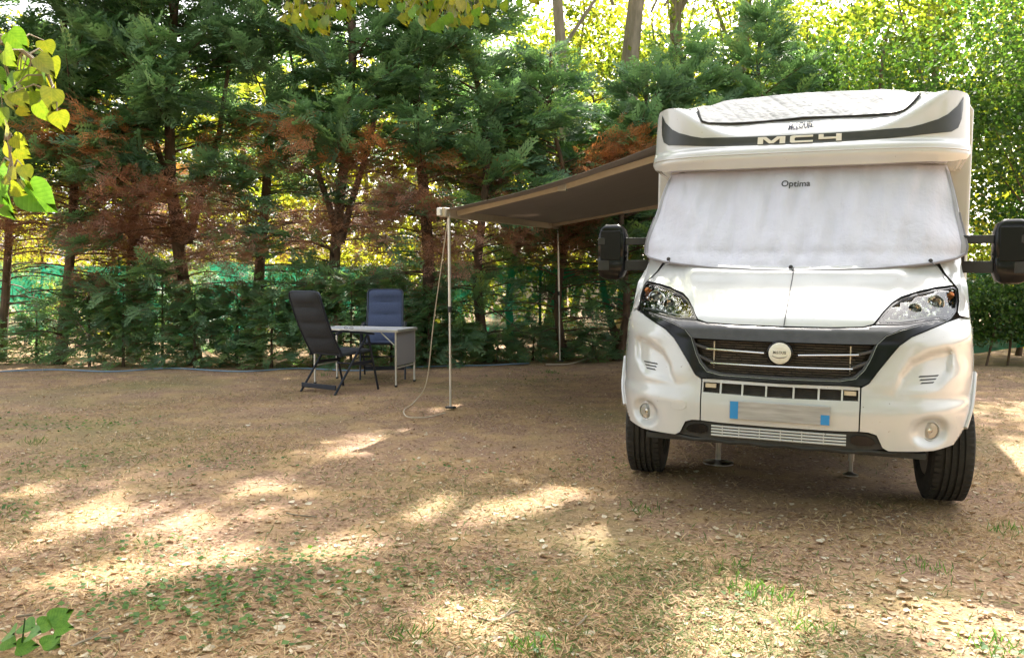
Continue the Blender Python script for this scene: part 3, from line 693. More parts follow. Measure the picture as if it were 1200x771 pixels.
# ---- mirrors on twin arms
for s in (1, -1):
    xi = .97; yy = 1.28
    # housing
    cx = s*1.275; w_ = .21
    hz0, hz1 = 1.32, 1.72
    vs = []; fs = []; rings = []
    prof = [(hz0, .45, .55), (hz0+.02, .80, .85), (hz0+.07, .97, .98), (hz0+.15, 1, 1), (hz0+.16, .97, .96), (hz0+.17, 1, 1), (hz1-.14, 1, 1), (hz1-.08, .98, 1), (hz1-.03, .85, .92), (hz1, .5, .6)]
    sup = 24
    for z, kx, ky in prof:
        for k in range(sup):
            a = 2*math.pi*k/sup; ca, sa = math.cos(a), math.sin(a)
            vs.append((cx+math.copysign(abs(ca)**.38, ca)*w_/2*kx, yy+math.copysign(abs(sa)**.38, sa)*.075*ky, z))
    mb = MB(); np_ = len(prof)
    fs = [(i*sup+k, i*sup+(k+1) % sup, (i+1)*sup+(k+1) % sup, (i+1)*sup+k) for i in range(np_-1) for k in range(sup)]
    fs += [tuple(range(sup-1, -1, -1)), tuple((np_-1)*sup+k for k in range(sup))]
    mb.add(vs, fs); h0 = mb.build('door_mirror', M['black_gloss'], mh, angle=60)
    MB().box((cx, yy-.078, 1.565), (.15, .012, .21)).build('mirror_inset', M['black_gloss'], h0, .004)
    for z, hh in ((1.60, .052), (1.425, .075)):
        mb = MB(); mb.beam((s*xi, yy+.05, z), (s*(1.275+.09), yy-.085, z-.004), .03, hh); mb.build('mirror_arm', M['black'], h0, .006)
    MB().box((s*1.0, yy+.10, 1.50), (.05, .16, .24)).build('mirror_base', M['black'], h0, .01)

# ---- awning: canopy, rail, arms and legs
A0, A1 = Vector((-3.44, 2.83, 2.00)), Vector((-4.02, 8.25, 2.20)); W0, W1 = Vector((-1.16, 2.72, 2.56)), Vector((-1.16, 8.1, 2.66))
vs = []; fs = []; na, nb_ = 14, 24
for side_ in (0, 1):
    for i in range(na+1):
        for j in range(nb_+1):
            u, v = i/na, j/nb_
            p = (A0.lerp(A1, v)).lerp(W0.lerp(W1, v), u); p.z -= .05*math.sin(math.pi*u)*(.8+.4*math.cos(v*9)) ; p.z -= side_*.004
            vs.append(p)
def gi(s_, i, j): return s_*(na+1)*(nb_+1)+i*(nb_+1)+j
for i in range(na):
    for j in range(nb_):
        fs.append((gi(0, i, j), gi(0, i, j+1), gi(0, i+1, j+1), gi(0, i+1, j))); fs.append((gi(1, i, j), gi(1, i+1, j), gi(1, i+1, j+1), gi(1, i, j+1)))
for i in range(na): fs += [(gi(0, i, 0), gi(0, i+1, 0), gi(1, i+1, 0), gi(1, i, 0)), (gi(0, i, nb_), gi(1, i, nb_), gi(1, i+1, nb_), gi(0, i+1, nb_))]
aw = MB().add(vs, fs).build('awning', M['canvas'], mh)
mb = MB(); mb.beam(A0-(A1-A0)*.01+Vector((0, 0, -.03)), A1+Vector((0, 0, -.03)), .07, .095); mb.build('awning_rail', M['beige_alu'], aw, .01)
mb = MB(); mb.box(A0+Vector((-.02, -.06, -.03)), (.05, .05, .085)); mb.build('rail_end_cap', M['alu'], aw, .012)
mb = MB(); mb.beam(W0+Vector((.0, -.1, .02)), W1+Vector((0, .1, .02)), .11, .13); mb.build('awning_cassette', M['white'], aw, .02)
for pts in ([(-3.42, 3.10, 1.98), (-2.28, 3.10, 2.215), (-1.2, 2.95, 2.47)], [(-3.96, 7.55, 2.14), (-2.70, 7.35, 2.33), (-1.2, 7.6, 2.53)]):
    mb = MB(); mb.beam(pts[0], pts[1], .03, .055); mb.beam(pts[1], pts[2], .03, .06); a_ = mb.build('awning_arm', M['beige_alu'], aw, .004)
    MB().box(pts[1], (.09, .06, .075)).build('elbow', M['steel'], a_, .006)
for foot, top in (((-3.39, 2.91, -.02), (-3.42, 2.90, 1.97)), ((-3.93, 8.05, -.02), (-3.99, 8.02, 2.15))):
    f_, t_ = Vector(foot), Vector(top); mid = f_.lerp(t_, .52)
    lg = MB().tube([f_, mid], .011, 10).build('awning_leg', M['alu'], aw)
    MB().tube([mid-(t_-f_)*.02, t_], .015, 10).build('upper_tube', M['alu'], lg)
    MB().box(f_+Vector((0, 0, .012)), (.10, .06, .022)).build('foot_plate', M['black'], lg, .004)
    MB().tube([mid-(t_-f_)*.025, mid+(t_-f_)*.005], .02, 10).build('clamp', M['black'], lg)

# ---- windscreen cover: separate cloth thing
def on_vehicle(o): o.location = VLOC; o.rotation_euler = VROT; return o
def S_cov(x, z):
    t = min(abs(x)/1.045, .9995)
    y = sm(z, PT, .02)+sm(z, AT)*(1-(1-t**4)**.77)-.028
    wv = .012*math.sin(x*9+3*z+math.sin(z*5)*.9)+.014*math.sin(x*23+z*4+2*math.sin(x*5))+.007*math.sin(x*41-z*9)+.010*math.exp(-((x-.62-(z-1.5)*.28)/.02)**2)+.010*math.exp(-((x+.60+(z-1.5)*.35)/.02)**2)-.008*math.exp(-((x+.25-(z-1.5)*.1)/.015)**2)
    wv += .012*math.sin((x*.6+z)*17)*sst(.25, .9, abs(x))
    low = math.exp(-((z-1.50)/.035)**2)*.014
    fade = sst(1.395, 1.5, z)*(1-sst(2.0, 2.12, z)*.5)
    return y-.012*fade+wv*fade+low
cv = [(0, 2.118), (-.35, 2.116)]
chalf = [(0, 1.388), (.25, 1.394), (.49, 1.405), (.70, 1.428), (.83, 1.446), (.96, 1.478), (1.02, 1.51), (1.032, 1.56), (1.018, 1.66), (.995, 1.78), (.972, 1.93), (.952, 2.07), (.935, 2.12), (.69, 2.118), (0, 2.122)]
XV = sorted(set([round(x, 4) for x in list(np.arange(0, .9, .018))+list(np.arange(.9, 1.0, .012))+list(np.arange(1.0, 1.034, .005))]+[round(-x, 4) for x in list(np.arange(0.018, .9, .018))+list(np.arange(.9, 1.0, .012))+list(np.arange(1.0, 1.034, .005))]))
wc = on_vehicle(empty('windscreen_cover')); tag(wc, 'wrinkled pale grey Optima thermal cover stretched over the motorhome windscreen', 'windscreen cover')
panel('cover_cloth', mir(chalf), S_cov, M['cloth'], wc, thick=.02, h=.018, xs=XV, gap=0, bevel=.004, angle=180)
for s in (1, -1):
    E_ = [(1.02, 1.51), (1.032, 1.56), (1.018, 1.66), (.995, 1.78), (.972, 1.93), (.952, 2.07), (.935, 2.115)]
    E_ = dens_open(E_, .03)
    mb = MB(); n = len(E_); vs = []
    for j in range(6):
        t = j/5
        for x, z in E_:
            y0 = S_cov(x, z); vs.append((s*(x+.012*math.sin(t*5+z*9)*t+.004), y0+.015+t*(2.12-y0-.1), z+.02*t*(1.75-z)))
    fs = [(j*n+i, j*n+i+1, (j+1)*n+i+1, (j+1)*n+i) for j in range(5) for i in range(n-1)]
    mb.add(vs, fs).build('side_flap', M['cloth_grey'], wc, angle=180)
    # darker edge band on the front corners
    q = [(.925, 2.10), (.95, 1.93), (.962, 1.80), (.985, 1.66), (.995, 1.58), (.985, 1.505), (1.015, 1.515), (1.026, 1.56), (1.013, 1.66), (.990, 1.78), (.968, 1.93), (.948, 2.07)]
    panel('edge_band', q if s > 0 else flip(q), S_cov, M['cloth_grey'], wc, off=-.004, thick=.003, h=.02, xs=XV, gap=0, bevel=0)
pip_pts = [(x, z) for x, z in mir(chalf[:9])][0:9]
edge = [(-x, z) for x, z in chalf[9:0:-1]]+chalf[:10]
edge = dens_open(edge, .03)
mb = MB(); mb.tube([(x*1.0, S_cov(x, z)-.003, z-.004) for x, z in edge], .0075, 8); mb.build('piping', M['piping'], wc)
text('Optima', 'cover_lettering', -.110, .078, 1.985, S_cov, .004, M['print'], wc, 1.05)
for x, z in ((-.80, 1.462), (.0, 1.41), (.80, 1.455)):
    MB().lathe([(.004, .01), (.013, .004), (.013, -.004), (.005, -.009)], (x, S_cov(x, z)-.006, z), 10, 'Y').build('fixing_knob', M['print'], wc)
    MB().tube([(x, S_cov(x, z)-.008, z), (x+.02, S_cov(x, z-.03)-.014, z-.03)], .003, 6).build('fixing_strap', M['print'], wc)
# tie cord hanging over the bonnet centre
mb = MB(); mb.tube([(.018-.004*math.sin(z*9)-.02*(1.40-z), S_bonnet(0, z)-.009, z) for z in np.linspace(1.405, 1.075, 16)], .003, 6); mb.build('tie_cord', M['print'], wc)
# ---- quilted cover over the skylight
def S_sky(x, z):
    return C(x, z)-.012-.035*sst(2.47, 2.58, z)*(1-sst(.5, .74, abs(x)))-.005*math.sin(x*13+z*31)-.009*(abs(math.sin((x+z)*38))*abs(math.sin((x-z)*38)))**.5
sk = on_vehicle(empty('skylight_cover')); tag(sk, 'quilted white insulating cover on the skylight above the MC4 band', 'skylight cover')
skp = [(-.752, 2.606), (-.712, 2.52), (-.690, 2.482), (-.650, 2.468), (-.40, 2.478), (-.05, 2.492), (0, 2.498), (.2, 2.492), (.45, 2.484), (.60, 2.472), (.655, 2.485), (.70, 2.53), (.755, 2.608), (.66, 2.69), (.52, 2.745), (.0, 2.775), (-.45, 2.755), (-.60, 2.715)]
panel('cover_quilt', skp, S_sky, M['quilt'], sk, thick=.03, h=.011, gap=0, bevel=.006, angle=180,
      rim=lambda p: (p[0], p[1]+(.03 if p[2] < 2.62 else .25), p[2]-(.0 if p[2] < 2.62 else .05)))
e = dens_open([(-.752, 2.606), (-.712, 2.52), (-.690, 2.482), (-.650, 2.468), (-.40, 2.478), (-.05, 2.492), (0, 2.498), (.2, 2.492), (.45, 2.484), (.60, 2.472), (.655, 2.485), (.70, 2.53), (.755, 2.608)], .03)
mb = MB(); mb.tube([(x, S_sky(x, z)-.004, z) for x, z in e], .0075, 6); mb.build('cover_piping', M['rubber'], sk)

# ------------------------------------------------------------------ camping furniture
def pad(mb, rows, hw, th, nx_=8):
    """closed cushion: rows = list of (y, z, bulge, halfwidth factor) along its length"""
    n = len(rows); vs = []
    rows = [(Vector((0, a, b)), c, d) for a, b, c, d in rows]
    for side_ in (1, -1):
        for i, (p, bu, kw) in enumerate(rows):
            t = (rows[min(i+1, n-1)][0]-rows[max(i-1, 0)][0]).normalized(); nn_ = Vector((0, -t.z, t.y))
            for k in range(nx_+1):
                u = -1+2*k/nx_; b_ = th*.35+bu*(1-abs(u)**4)
                vs.append(p+Vector((u*hw*kw, 0, 0))+nn_*side_*b_)
    m_ = nx_+1; fs = []
    for s_ in (0, 1):
        for i in range(n-1):
            for k in range(nx_):
                q = (s_*n*m_+i*m_+k, s_*n*m_+i*m_+k+1, s_*n*m_+(i+1)*m_+k+1, s_*n*m_+(i+1)*m_+k); fs.append(q if s_ == 0 else q[::-1])
    o_ = n*m_
    for i in range(n-1): fs += [(i*m_, (i+1)*m_, o_+(i+1)*m_, o_+i*m_), (i*m_+nx_, o_+i*m_+nx_, o_+(i+1)*m_+nx_, (i+1)*m_+nx_)]
    for k in range(nx_): fs += [(k, o_+k, o_+k+1, k+1), ((n-1)*m_+k, (n-1)*m_+k+1, o_+(n-1)*m_+k+1, o_+(n-1)*m_+k)]
    return mb.add(vs, fs)
def back_line(t):      # seat corner to head, gently bent
    return (-.24-.33*t-.03*math.sin(t*math.pi), .47+.70*t)
def chair(loc, ang, fabric, label):
    c = empty('folding_chair', loc, (0, 0, ang)); tag(c, label, 'camping chair', 'padded folding chairs at the camping table')
    rows = []
    for i in range(33):
        t = i/32; y, z = back_line(t*1.035); ph = (t*4) % 1; bu = .026*abs(math.sin(math.pi*t*4))**.6 if t < .80 else .042*math.sin(math.pi*(t-.8)/.2)**.7
        rows.append((y, z, bu, 1 if t < .95 else 1-(t-.95)*1.2))
    pad(MB(), rows, .235, .022).build('backrest', fabric, c, angle=60)
    rows = [(-.24+.50*i/20, .455+.03*(i/20), .018*abs(math.sin(math.pi*i/20*3))**.6, 1) for i in range(21)]
    pad(MB(), rows, .235, .022).build('seat', fabric, c, angle=60)
    # back frame loop
    fr_ = [(-.25, )+back_line(t) for t in np.linspace(-.05, .97, 9)]; y1, z1 = back_line(1.0)
    loop = fr_+[(-.23, y1, z1+.012), (-.18, y1-.004, z1+.025), (.18, y1-.004, z1+.025), (.23, y1, z1+.012)]+[(-a, b, d) for a, b, d in reversed(fr_)]
    MB().tube(loop, .0125, 8, 1.3).build('back_frame', M['frame'], c)
    MB().tube([(-.25, -.27, .445), (-.25, .27, .475), (-.22, .30, .475), (.22, .30, .475), (.25, .27, .475), (.25, -.27, .445)], .0125, 8).build('seat_frame', M['frame'], c)
    for s in (1, -1):
        x = s*.285
        MB().tube([(x, -.38, .0), (x, .15, .665)], .0125, 8, 1.2).build('leg', M['frame'], c)
        MB().tube([(x+s*.012, .33, .0), (x+s*.012, .16, .665)], .0125, 8, 1.2).build('leg', M['frame'], c)
        pad(MB(), [(-.30, .735, 0, .6), (-.25, .735, .006, 1), (0, .71, .008, 1), (.22, .685, .008, 1), (.27, .675, 0, .6)], .028, .022, 4).beam((x, -.28, .72), (x, .22, .68), .02, .018)
        mb = MB(); pad(mb, [(-.30, .735, 0, .6), (-.25, .735, .006, 1), (0, .71, .008, 1), (.22, .685, .008, 1), (.27, .675, 0, .6)], .028, .022, 4)
        mb.v = [(a+x, b, d) for a, b, d in mb.v]; mb.build('armrest', M['frame'], c, angle=60)
        MB().tube([(s*.265, -.35, .70), (x, -.26, .72)], .012, 8).build('armrest_joint', M['frame'], c)
    MB().beam((-.285, -.36, .085), (.285, -.36, .085), .02, .055).build('crossbar', M['frame'], c, .006)
    MB().tube([(-.29, .22, .30), (.29, .22, .30)], .011, 8).build('crossbar', M['frame'], c)
    for s in (1, -1): MB().beam((s*.27, -.12, .34), (s*.27, .26, .345), .012, .04).build('side_strut', M['frame'], c, .004)
    return c
# facing direction of a chair is its +y
chair((-2.06, 9.95, 0), -R(90-56), M['anthracite'], 'charcoal padded folding chair seen from behind, pulled up to the near end of the table')
chair((-1.76, 11.35, 0), R(186), M['navy'], 'navy blue padded folding chair facing the camera behind the table')
# table
tb = empty('camping_table', (-1.90, 10.70, 0), (0, 0, R(-15.5))); tag(tb, 'folding camping table with pale grey top and thin aluminium legs between two chairs', 'table')
MB().box((0, 0, .695), (1.18, .64, .022)).build('tabletop', M['tabletop'], tb, .006)
mb = MB()
for a, b in (((-.59, -.32), (.59, -.32)), ((-.59, .32), (.59, .32)), ((-.59, -.32), (-.59, .32)), ((.59, -.32), (.59, .32))):
    mb.beam((*a, .695), (*b, .695), .018, .034)
mb.build('table_rim', M['alu'], tb, .004)
for x in (-.56, .56):
    for y in (-.30, .30):
        l_ = MB().beam((x, y, 0), (x, y, .68), .022, .022, (0, 1, 0)).build('leg', M['alu'], tb, .004)
        MB().box((x, y, .012), (.03, .03, .024)).build('foot', M['black'], l_, .003)
    MB().beam((x, -.30, .235), (x, .30, .235), .016, .02).build('leg_brace', M['alu'], tb, .003)
MB().box((.567, 0, .47), (.012, .57, .42)).build('side_panel', mat('grey_panel', (.28, .28, .31), .7), tb, .004)
for s in (-1, 1): MB().tube([(s*.36, -.30, .675), (s*.54, -.30, .52)], .008, 8).build('strut', M['alu'], tb)
# black clips on the table edge
gl_ = empty('table_clips', tuple(tb.matrix_basis @ Vector((-.10, -.26, .7075)))); tag(gl_, 'pair of small black clips lying on the near edge of the camping table', 'clips')
for s in (-1, 1): MB().tube([(s*.035+.022*math.cos(a), .0, .014+.012*math.sin(a)) for a in np.linspace(0, 2*math.pi, 14)], .003, 5).build('clip_ring', M['print'], gl_)
MB().tube([(-.06, 0, .016), (-.055, .05, .004), (.05, .045, .004)], .0025, 5).build('clip_bar', M['print'], gl_)

# ------------------------------------------------------------------ cords on the ground
def wpts(px, h=.012): return [(*ground_at(u, v), h+float(gz(*ground_at(u, v)))) for u, v in px]
def spline(P, n=8):
    P = [Vector(p) for p in P]; out = []
    for i in range(len(P)-1):
        p0, p1, p2, p3 = P[max(i-1, 0)], P[i], P[i+1], P[min(i+2, len(P)-1)]
        for k in range(n):
            t = k/n; out.append(.5*((2*p1)+(-p0+p2)*t+(2*p0-5*p1+4*p2-p3)*t*t+(-p0+3*p1-3*p2+p3)*t**3))
    return out+[P[-1]]
o = MB().tube(spline(wpts([(-40, 440), (60, 436), (130, 437), (200, 434), (280, 436), (350, 432), (420, 434), (500, 431), (570, 430), (620, 426)], .02)), .011, 6).build('blue_cord', M['cord_blue'])
tag(o, 'thin blue cord lying along the ground in front of the conifers', 'cord')
p0 = l2w((-3.43, 2.90, 1.92)); g1 = [Vector(p) for p in wpts([(486, 474), (474, 483), (478, 490), (500, 490), (522, 486)], .03)]
mid = p0.lerp(g1[0], .5)+Vector((.03, 0, -.10)); m2_ = p0.lerp(g1[0], .8)+Vector((.06, 0, -.16))
o = MB().tube(spline([p0, mid, m2_]+g1), .006, 6).build('guy_cord', M['cord_cream']); tag(o, 'cream cord hanging from the near awning leg and curling on the ground', 'cord')
o = MB().tube(spline(wpts([(640, 427), (668, 425), (695, 419), (722, 418), (744, 421)], .02)), .012, 6).build('hose', M['cord_cream']); tag(o, 'pale hose lying on the ground behind the far awning leg', 'hose')
# ------------------------------------------------------------------ vegetation tools
PATCH = [(70, 608, .30), (130, 603, .30), (195, 612, .24), (5, 632, .3), (95, 567, .22), (160, 558, .2), (408, 521, .46), (375, 523, .3), (345, 521, .22), (312, 568, .22),
         (255, 640, .24), (205, 655, .22), (400, 632, .24), (600, 555, .22), (520, 590, .26), (585, 597, .24), (652, 580, .26), (550, 477, .28), (690, 625, .2),
         (890, 715, .30), (840, 745, .22), (1192, 530, .5), (1150, 745, .3), (480, 500, .14), (130, 668, .22), (20, 572, .2), (540, 720, .16), (1060, 700, .14), (300, 600, .15)]
_rs = random.Random(21)
for (u0, u1, v0, v1, k_) in ((0, 300, 545, 690, 12), (300, 720, 505, 660, 16), (780, 1200, 660, 771, 13), (300, 780, 680, 771, 9), (60, 420, 440, 530, 9)):
    for _ in range(k_): PATCH.append((_rs.uniform(u0, u1), _rs.uniform(v0, v1), _rs.uniform(.05, .12)))
PG = np.array([(*ground_at(u, v), 0) for u, v, r_ in PATCH]); PR = np.array([p[2] for p in PATCH])
def shaded(P, k=1.0):
    """foliage is cut away along the sun path to each chosen light spot on the ground"""
    P = np.asarray(P); keep = np.ones(len(P), bool)
    for g_, r_ in zip(PG, PR):
        d = P-g_; t = d@SUN; perp = np.linalg.norm(d-t[:, None]*SUN, axis=1)
        rr_ = (r_*k+.03)*(1+.25*np.sin(P[:, 0]*7+P[:, 2]*5))
        keep &= ~((perp < rr_) & (t > .5))
    return keep
def rand_rot(n, up=.0):
    q = rng.normal(size=(n, 4)); q /= np.linalg.norm(q, axis=1)[:, None]; a, b, c, d = q.T
    return np.stack([1-2*(c*c+d*d), 2*(b*c-a*d), 2*(b*d+a*c), 2*(b*c+a*d), 1-2*(b*b+d*d), 2*(c*d-a*b), 2*(b*d-a*c), 2*(c*d+a*b), 1-2*(b*b+c*c)], -1).reshape(n, 3, 3)
def frame_from(X_, up):
    X_ = X_/np.linalg.norm(X_, axis=1)[:, None]; Z_ = up-(up*X_).sum(1)[:, None]*X_; Z_ /= np.linalg.norm(Z_, axis=1)[:, None]+1e-9
    Y_ = np.cross(Z_, X_); return np.stack([X_, Y_, Z_], -1)
def scatter(name, T, TF, pos, rot, size, mat_, parent=None, tint=None, jitter=0):
    n = len(pos); V = np.einsum('nij,vj->nvi', rot, T)*size[:, None, None]+pos[:, None, :]
    Fs = TF[None]+(np.arange(n)*len(T))[:, None, None]
    if tint is None: tint = rng.random(n)
    return np_mesh(name, V.reshape(-1, 3), Fs.reshape(-1, TF.shape[1]), mat_, parent, tint=np.repeat(tint, len(T)))
def frond(seed, n=7, wk=1.0):
    r_ = np.random.default_rng(seed); V = []; Fc = []
    def dia(p, q, w_, lift=0):
        p, q = np.array(p), np.array(q); d = q-p; nrm = np.array([-d[1], d[0], 0]); nrm = nrm/(np.linalg.norm(nrm)+1e-9)*w_*wk
        mid_ = p+d*.4; b = len(V); V.extend([p, mid_+nrm, q, mid_-nrm]); Fc.append((b, b+1, b+2, b+3))
    bend = lambda s: -.18*s*s
    dia((0, 0, 0), (1, 0, bend(1)), .03)
    for i in range(n):
        s = .12+.8*i/(n-1)
        for sg_ in (1, -1):
            l = (.42*(1-s)**.6+.08)*(r_.random()*.35+.8); a = R(38+r_.random()*14)*sg_
            s2 = s+r_.random()*.04
            q = (s2+l*math.cos(a), l*math.sin(a), bend(s2)+(r_.random()-.65)*.12)
            dia((s2, 0, bend(s2)), q, .035+.02*r_.random())
            if l > .28:
                k = .5; a2 = a*.3
                pm = (s2+l*k*math.cos(a), l*k*math.sin(a), bend(s2)); dia(pm, (pm[0]+l*.45*math.cos(a2), pm[1]+l*.45*math.sin(a2), pm[2]-.02), .03)
    return np.array(V), np.array(Fc)
FR = [frond(1, 6, 1.1), frond(2, 6, 1.1), frond(5, 6, 1.1)]
FRD = [frond(11, 5, .55), frond(12, 5, .6), frond(13, 5, .5)]
def limb_pts(p0, d, L_, sag, n=5):
    return [p0+d*L_*t+np.array([0, 0, sag*t*t]) for t in np.linspace(0, 1, n)]
def trunk_mesh(mb, x, y, h, r0, lean=(0, 0), seed=0, n=10, seg=12, z0=-.1):
    wob = .15
    r_ = random.Random(seed); pts = []; rs = []; ox = r_.uniform(0, 6)
    for i in range(seg+1):
        t = i/seg; z = z0+(h-z0)*t
        pts.append((x+lean[0]*t+wob*math.sin(ox+t*9)*min(1, h/6), y+lean[1]*t+.05*math.sin(ox*2+t*5), z)); rs.append(r0*(1-.78*t)+(.3*r0*math.exp(-t*22)))
    mb.tube(pts, rs, n); return pts
def conifer(x, y, h, r0, label, seed, zbare=2.7, dens_=1.0, spread=1.5, group='conifers in the screen behind the pitch', low=.6, orange=0, fork=False, full_low=False):
    r_ = np.random.default_rng(seed); t = empty('cypress_tree', (x, y, 0)); tag(t, label, 'conifer', group)
    mb = MB(); r0 *= .74; tp = trunk_mesh(mb, 0, 0, h, r0, (r_.uniform(-.5, .5), 0), seed)
    if fork:
        for a in (-.5, .45): mb.tube([(0, 0, 1.9), (a*.35, .05, 2.5), (a*1.1, .1, 3.6), (a*1.6, .1, 5)], [r0*.75, r0*.55, r0*.42, r0*.2], 8)
    mb.build('trunk', M['bark'], t)
    lm = MB(); gp, gd, gu, gs = [], [], [], []; dp, dd, du, ds = [], [], [], []
    nl = int(125*dens_*h/8)
    for i in range(nl):
        z = .35+(h-.5)*((i+r_.random())/nl)
        az = r_.random()*2*math.pi; f = z/h
        k = spread*(1.0 if f < .55 else (1-f)/.45*.95+.08); k *= .7+.5*r_.random()
        el = R(8+30*f+r_.normal()*8)
        if z < 1.7 and not full_low: k *= .8
        d = np.array([math.cos(az)*math.cos(el), math.sin(az)*math.cos(el)*.85, math.sin(el)])
        tt = z/h*12; j = min(int(tt), 11); p0_ = np.array(tp[j])*(1-(tt-j))+np.array(tp[j+1])*(tt-j)
        zone = 'green'
        if not full_low:
            if z < 1.75: zone = 'green' if r_.random() < low else 'none'
            elif z < zbare: zone = 'dead' if r_.random() < .78 else ('none' if r_.random() < .25 else 'green')
            elif z < zbare+.7: zone = 'dead' if r_.random() < .18 else 'green'
        P = limb_pts(p0_, d, k, -.22*k if z < 3 else -.08*k)
        lm.tube(P, [.016, .013, .010, .007, .003], 5)
        if zone == 'none':
            for q in range(4):
                s = .3+.6*r_.random(); b_ = P[0]*(1-s)+P[-1]*s; e_ = b_+np.array([r_.normal()*.2, r_.normal()*.15, r_.normal()*.12])+d*.2
                lm.tube([b_, e_], [.006, .002], 4)
            continue
        nf_ = int((18 if z > zbare else 12)*k/1.2*(1.15 if zone == 'green' else 5.4))+2
        hi = z > 6.2
        nf_ = int(nf_*((.34 if hi else 1.22) if zone == 'green' else 1.3)*(.45 if x < -9 or y > 15 and x < .5 else 1))
        for q in range(nf_):
            s = (.08 if z > zbare else .25)+.92*r_.random()**.8
            b_ = p0_+d*k*min(s, 1.02)+np.array([0, 0, (-.22*k if z < 3 else -.08*k)*s*s])
            sd_ = 1 if q % 2 else -1
            side_ = np.array([-d[1], d[0], 0])*sd_
            dir_ = d*(.4+r_.random()*.5)+side_*(.9*(1-s*.5))*r_.random()+np.array([0, 0, r_.normal()*.22-.05])
            b_ = b_+side_*r_.random()*.12+np.array([0, 0, r_.normal()*.05])
            up_ = np.array([r_.normal()*.5, r_.normal()*.5-.35, 1.0]); sz = (.25+.20*r_.random())*(1 if z > 1.8 else .75)*(2.1 if hi else 1.08)
            A_ = (dp, dd, du, ds) if zone == 'dead' else (gp, gd, gu, gs)
            if zone == 'dead': sz *= .66; b_ = b_+r_.normal(size=3)*[.13, .13, .12]
            A_[0].append(b_+np.array([x, y, 0])); A_[1].append(dir_); A_[2].append(up_); A_[3].append(sz)
    for q in range(orange):
        c_ = np.array([-.36, -1.15, 3.5])
        for e_ in range(60):
            dp.append(c_+r_.normal(size=3)*[.10, .08, .19]+np.array([x, y, 0])); dd.append(np.array([r_.normal()*.5, -.4, -.5+r_.normal()*.3])); du.append(np.array([r_.normal()*.4, -1, .6])); ds.append(.2)
    tag(lm.build('limbs', M['bark'], t, angle=180), kind='stuff')
    for nm, (a, b, c_, e_), mm in (('crown', (gp, gd, gu, gs), M['cypress']), ('dead_foliage', (dp, dd, du, ds), M['dead'])):
        if not a: continue
        a, b, c_, e_ = np.array(a), np.array(b), np.array(c_), np.array(e_); kp = shaded(a); a, b, c_, e_ = a[kp], b[kp], c_[kp], e_[kp]
        a = a-np.array([x, y, 0]); rot = frame_from(b, c_)
        base = r_.random()*.25; tn = np.clip(base+r_.random(len(a))**1.3*.75, 0, .97)
        if nm == 'dead_foliage': tn = np.where(a[:, 2] > 3.1, .75+.25*r_.random(len(a)), tn*.85)
        if nm == 'crown':
            half = len(a)//2; T, TF = FR[seed % 3]; T2, TF2 = FR[(seed+1) % 3]
            order = r_.permutation(len(a)); A_, B_ = order[:half], order[half:]
            V_ = np.concatenate([(np.einsum('nij,vj->nvi', rot[q], tt)*e_[q][:, None, None]+a[q][:, None, :]).reshape(-1, 3) for q, tt in ((A_, T), (B_, T2))])
            F_ = np.concatenate([(TF[None]+(np.arange(len(A_))*len(T))[:, None, None]).reshape(-1, 4), (TF2[None]+(np.arange(len(B_))*len(T2))[:, None, None]).reshape(-1, 4)+len(A_)*len(T)])
            tag(np_mesh(nm, V_, F_, mm, t, tint=np.concatenate([np.repeat(tn[A_], len(T)), np.repeat(tn[B_], len(T2))])), kind='stuff')
        else:
            T, TF = FRD[seed % 3]; tag(scatter(nm, T, TF, a, rot, e_, mm, t, tn), kind='stuff')
    return t
LQ = np.array([(0, 0, 0), (.45, .33, .05), (1, 0, -.05), (.45, -.33, .05)]); LF = np.array([(0, 1, 2, 3)])
def leaf_cloud(clumps, per, size, zone_fn=None, sig=.42):
    """leaf positions gathered in clumps"""
    c_ = np.repeat(clumps, per, 0); p = c_+rng.normal(size=c_.shape)*np.array([sig, sig, sig*.42]); return p
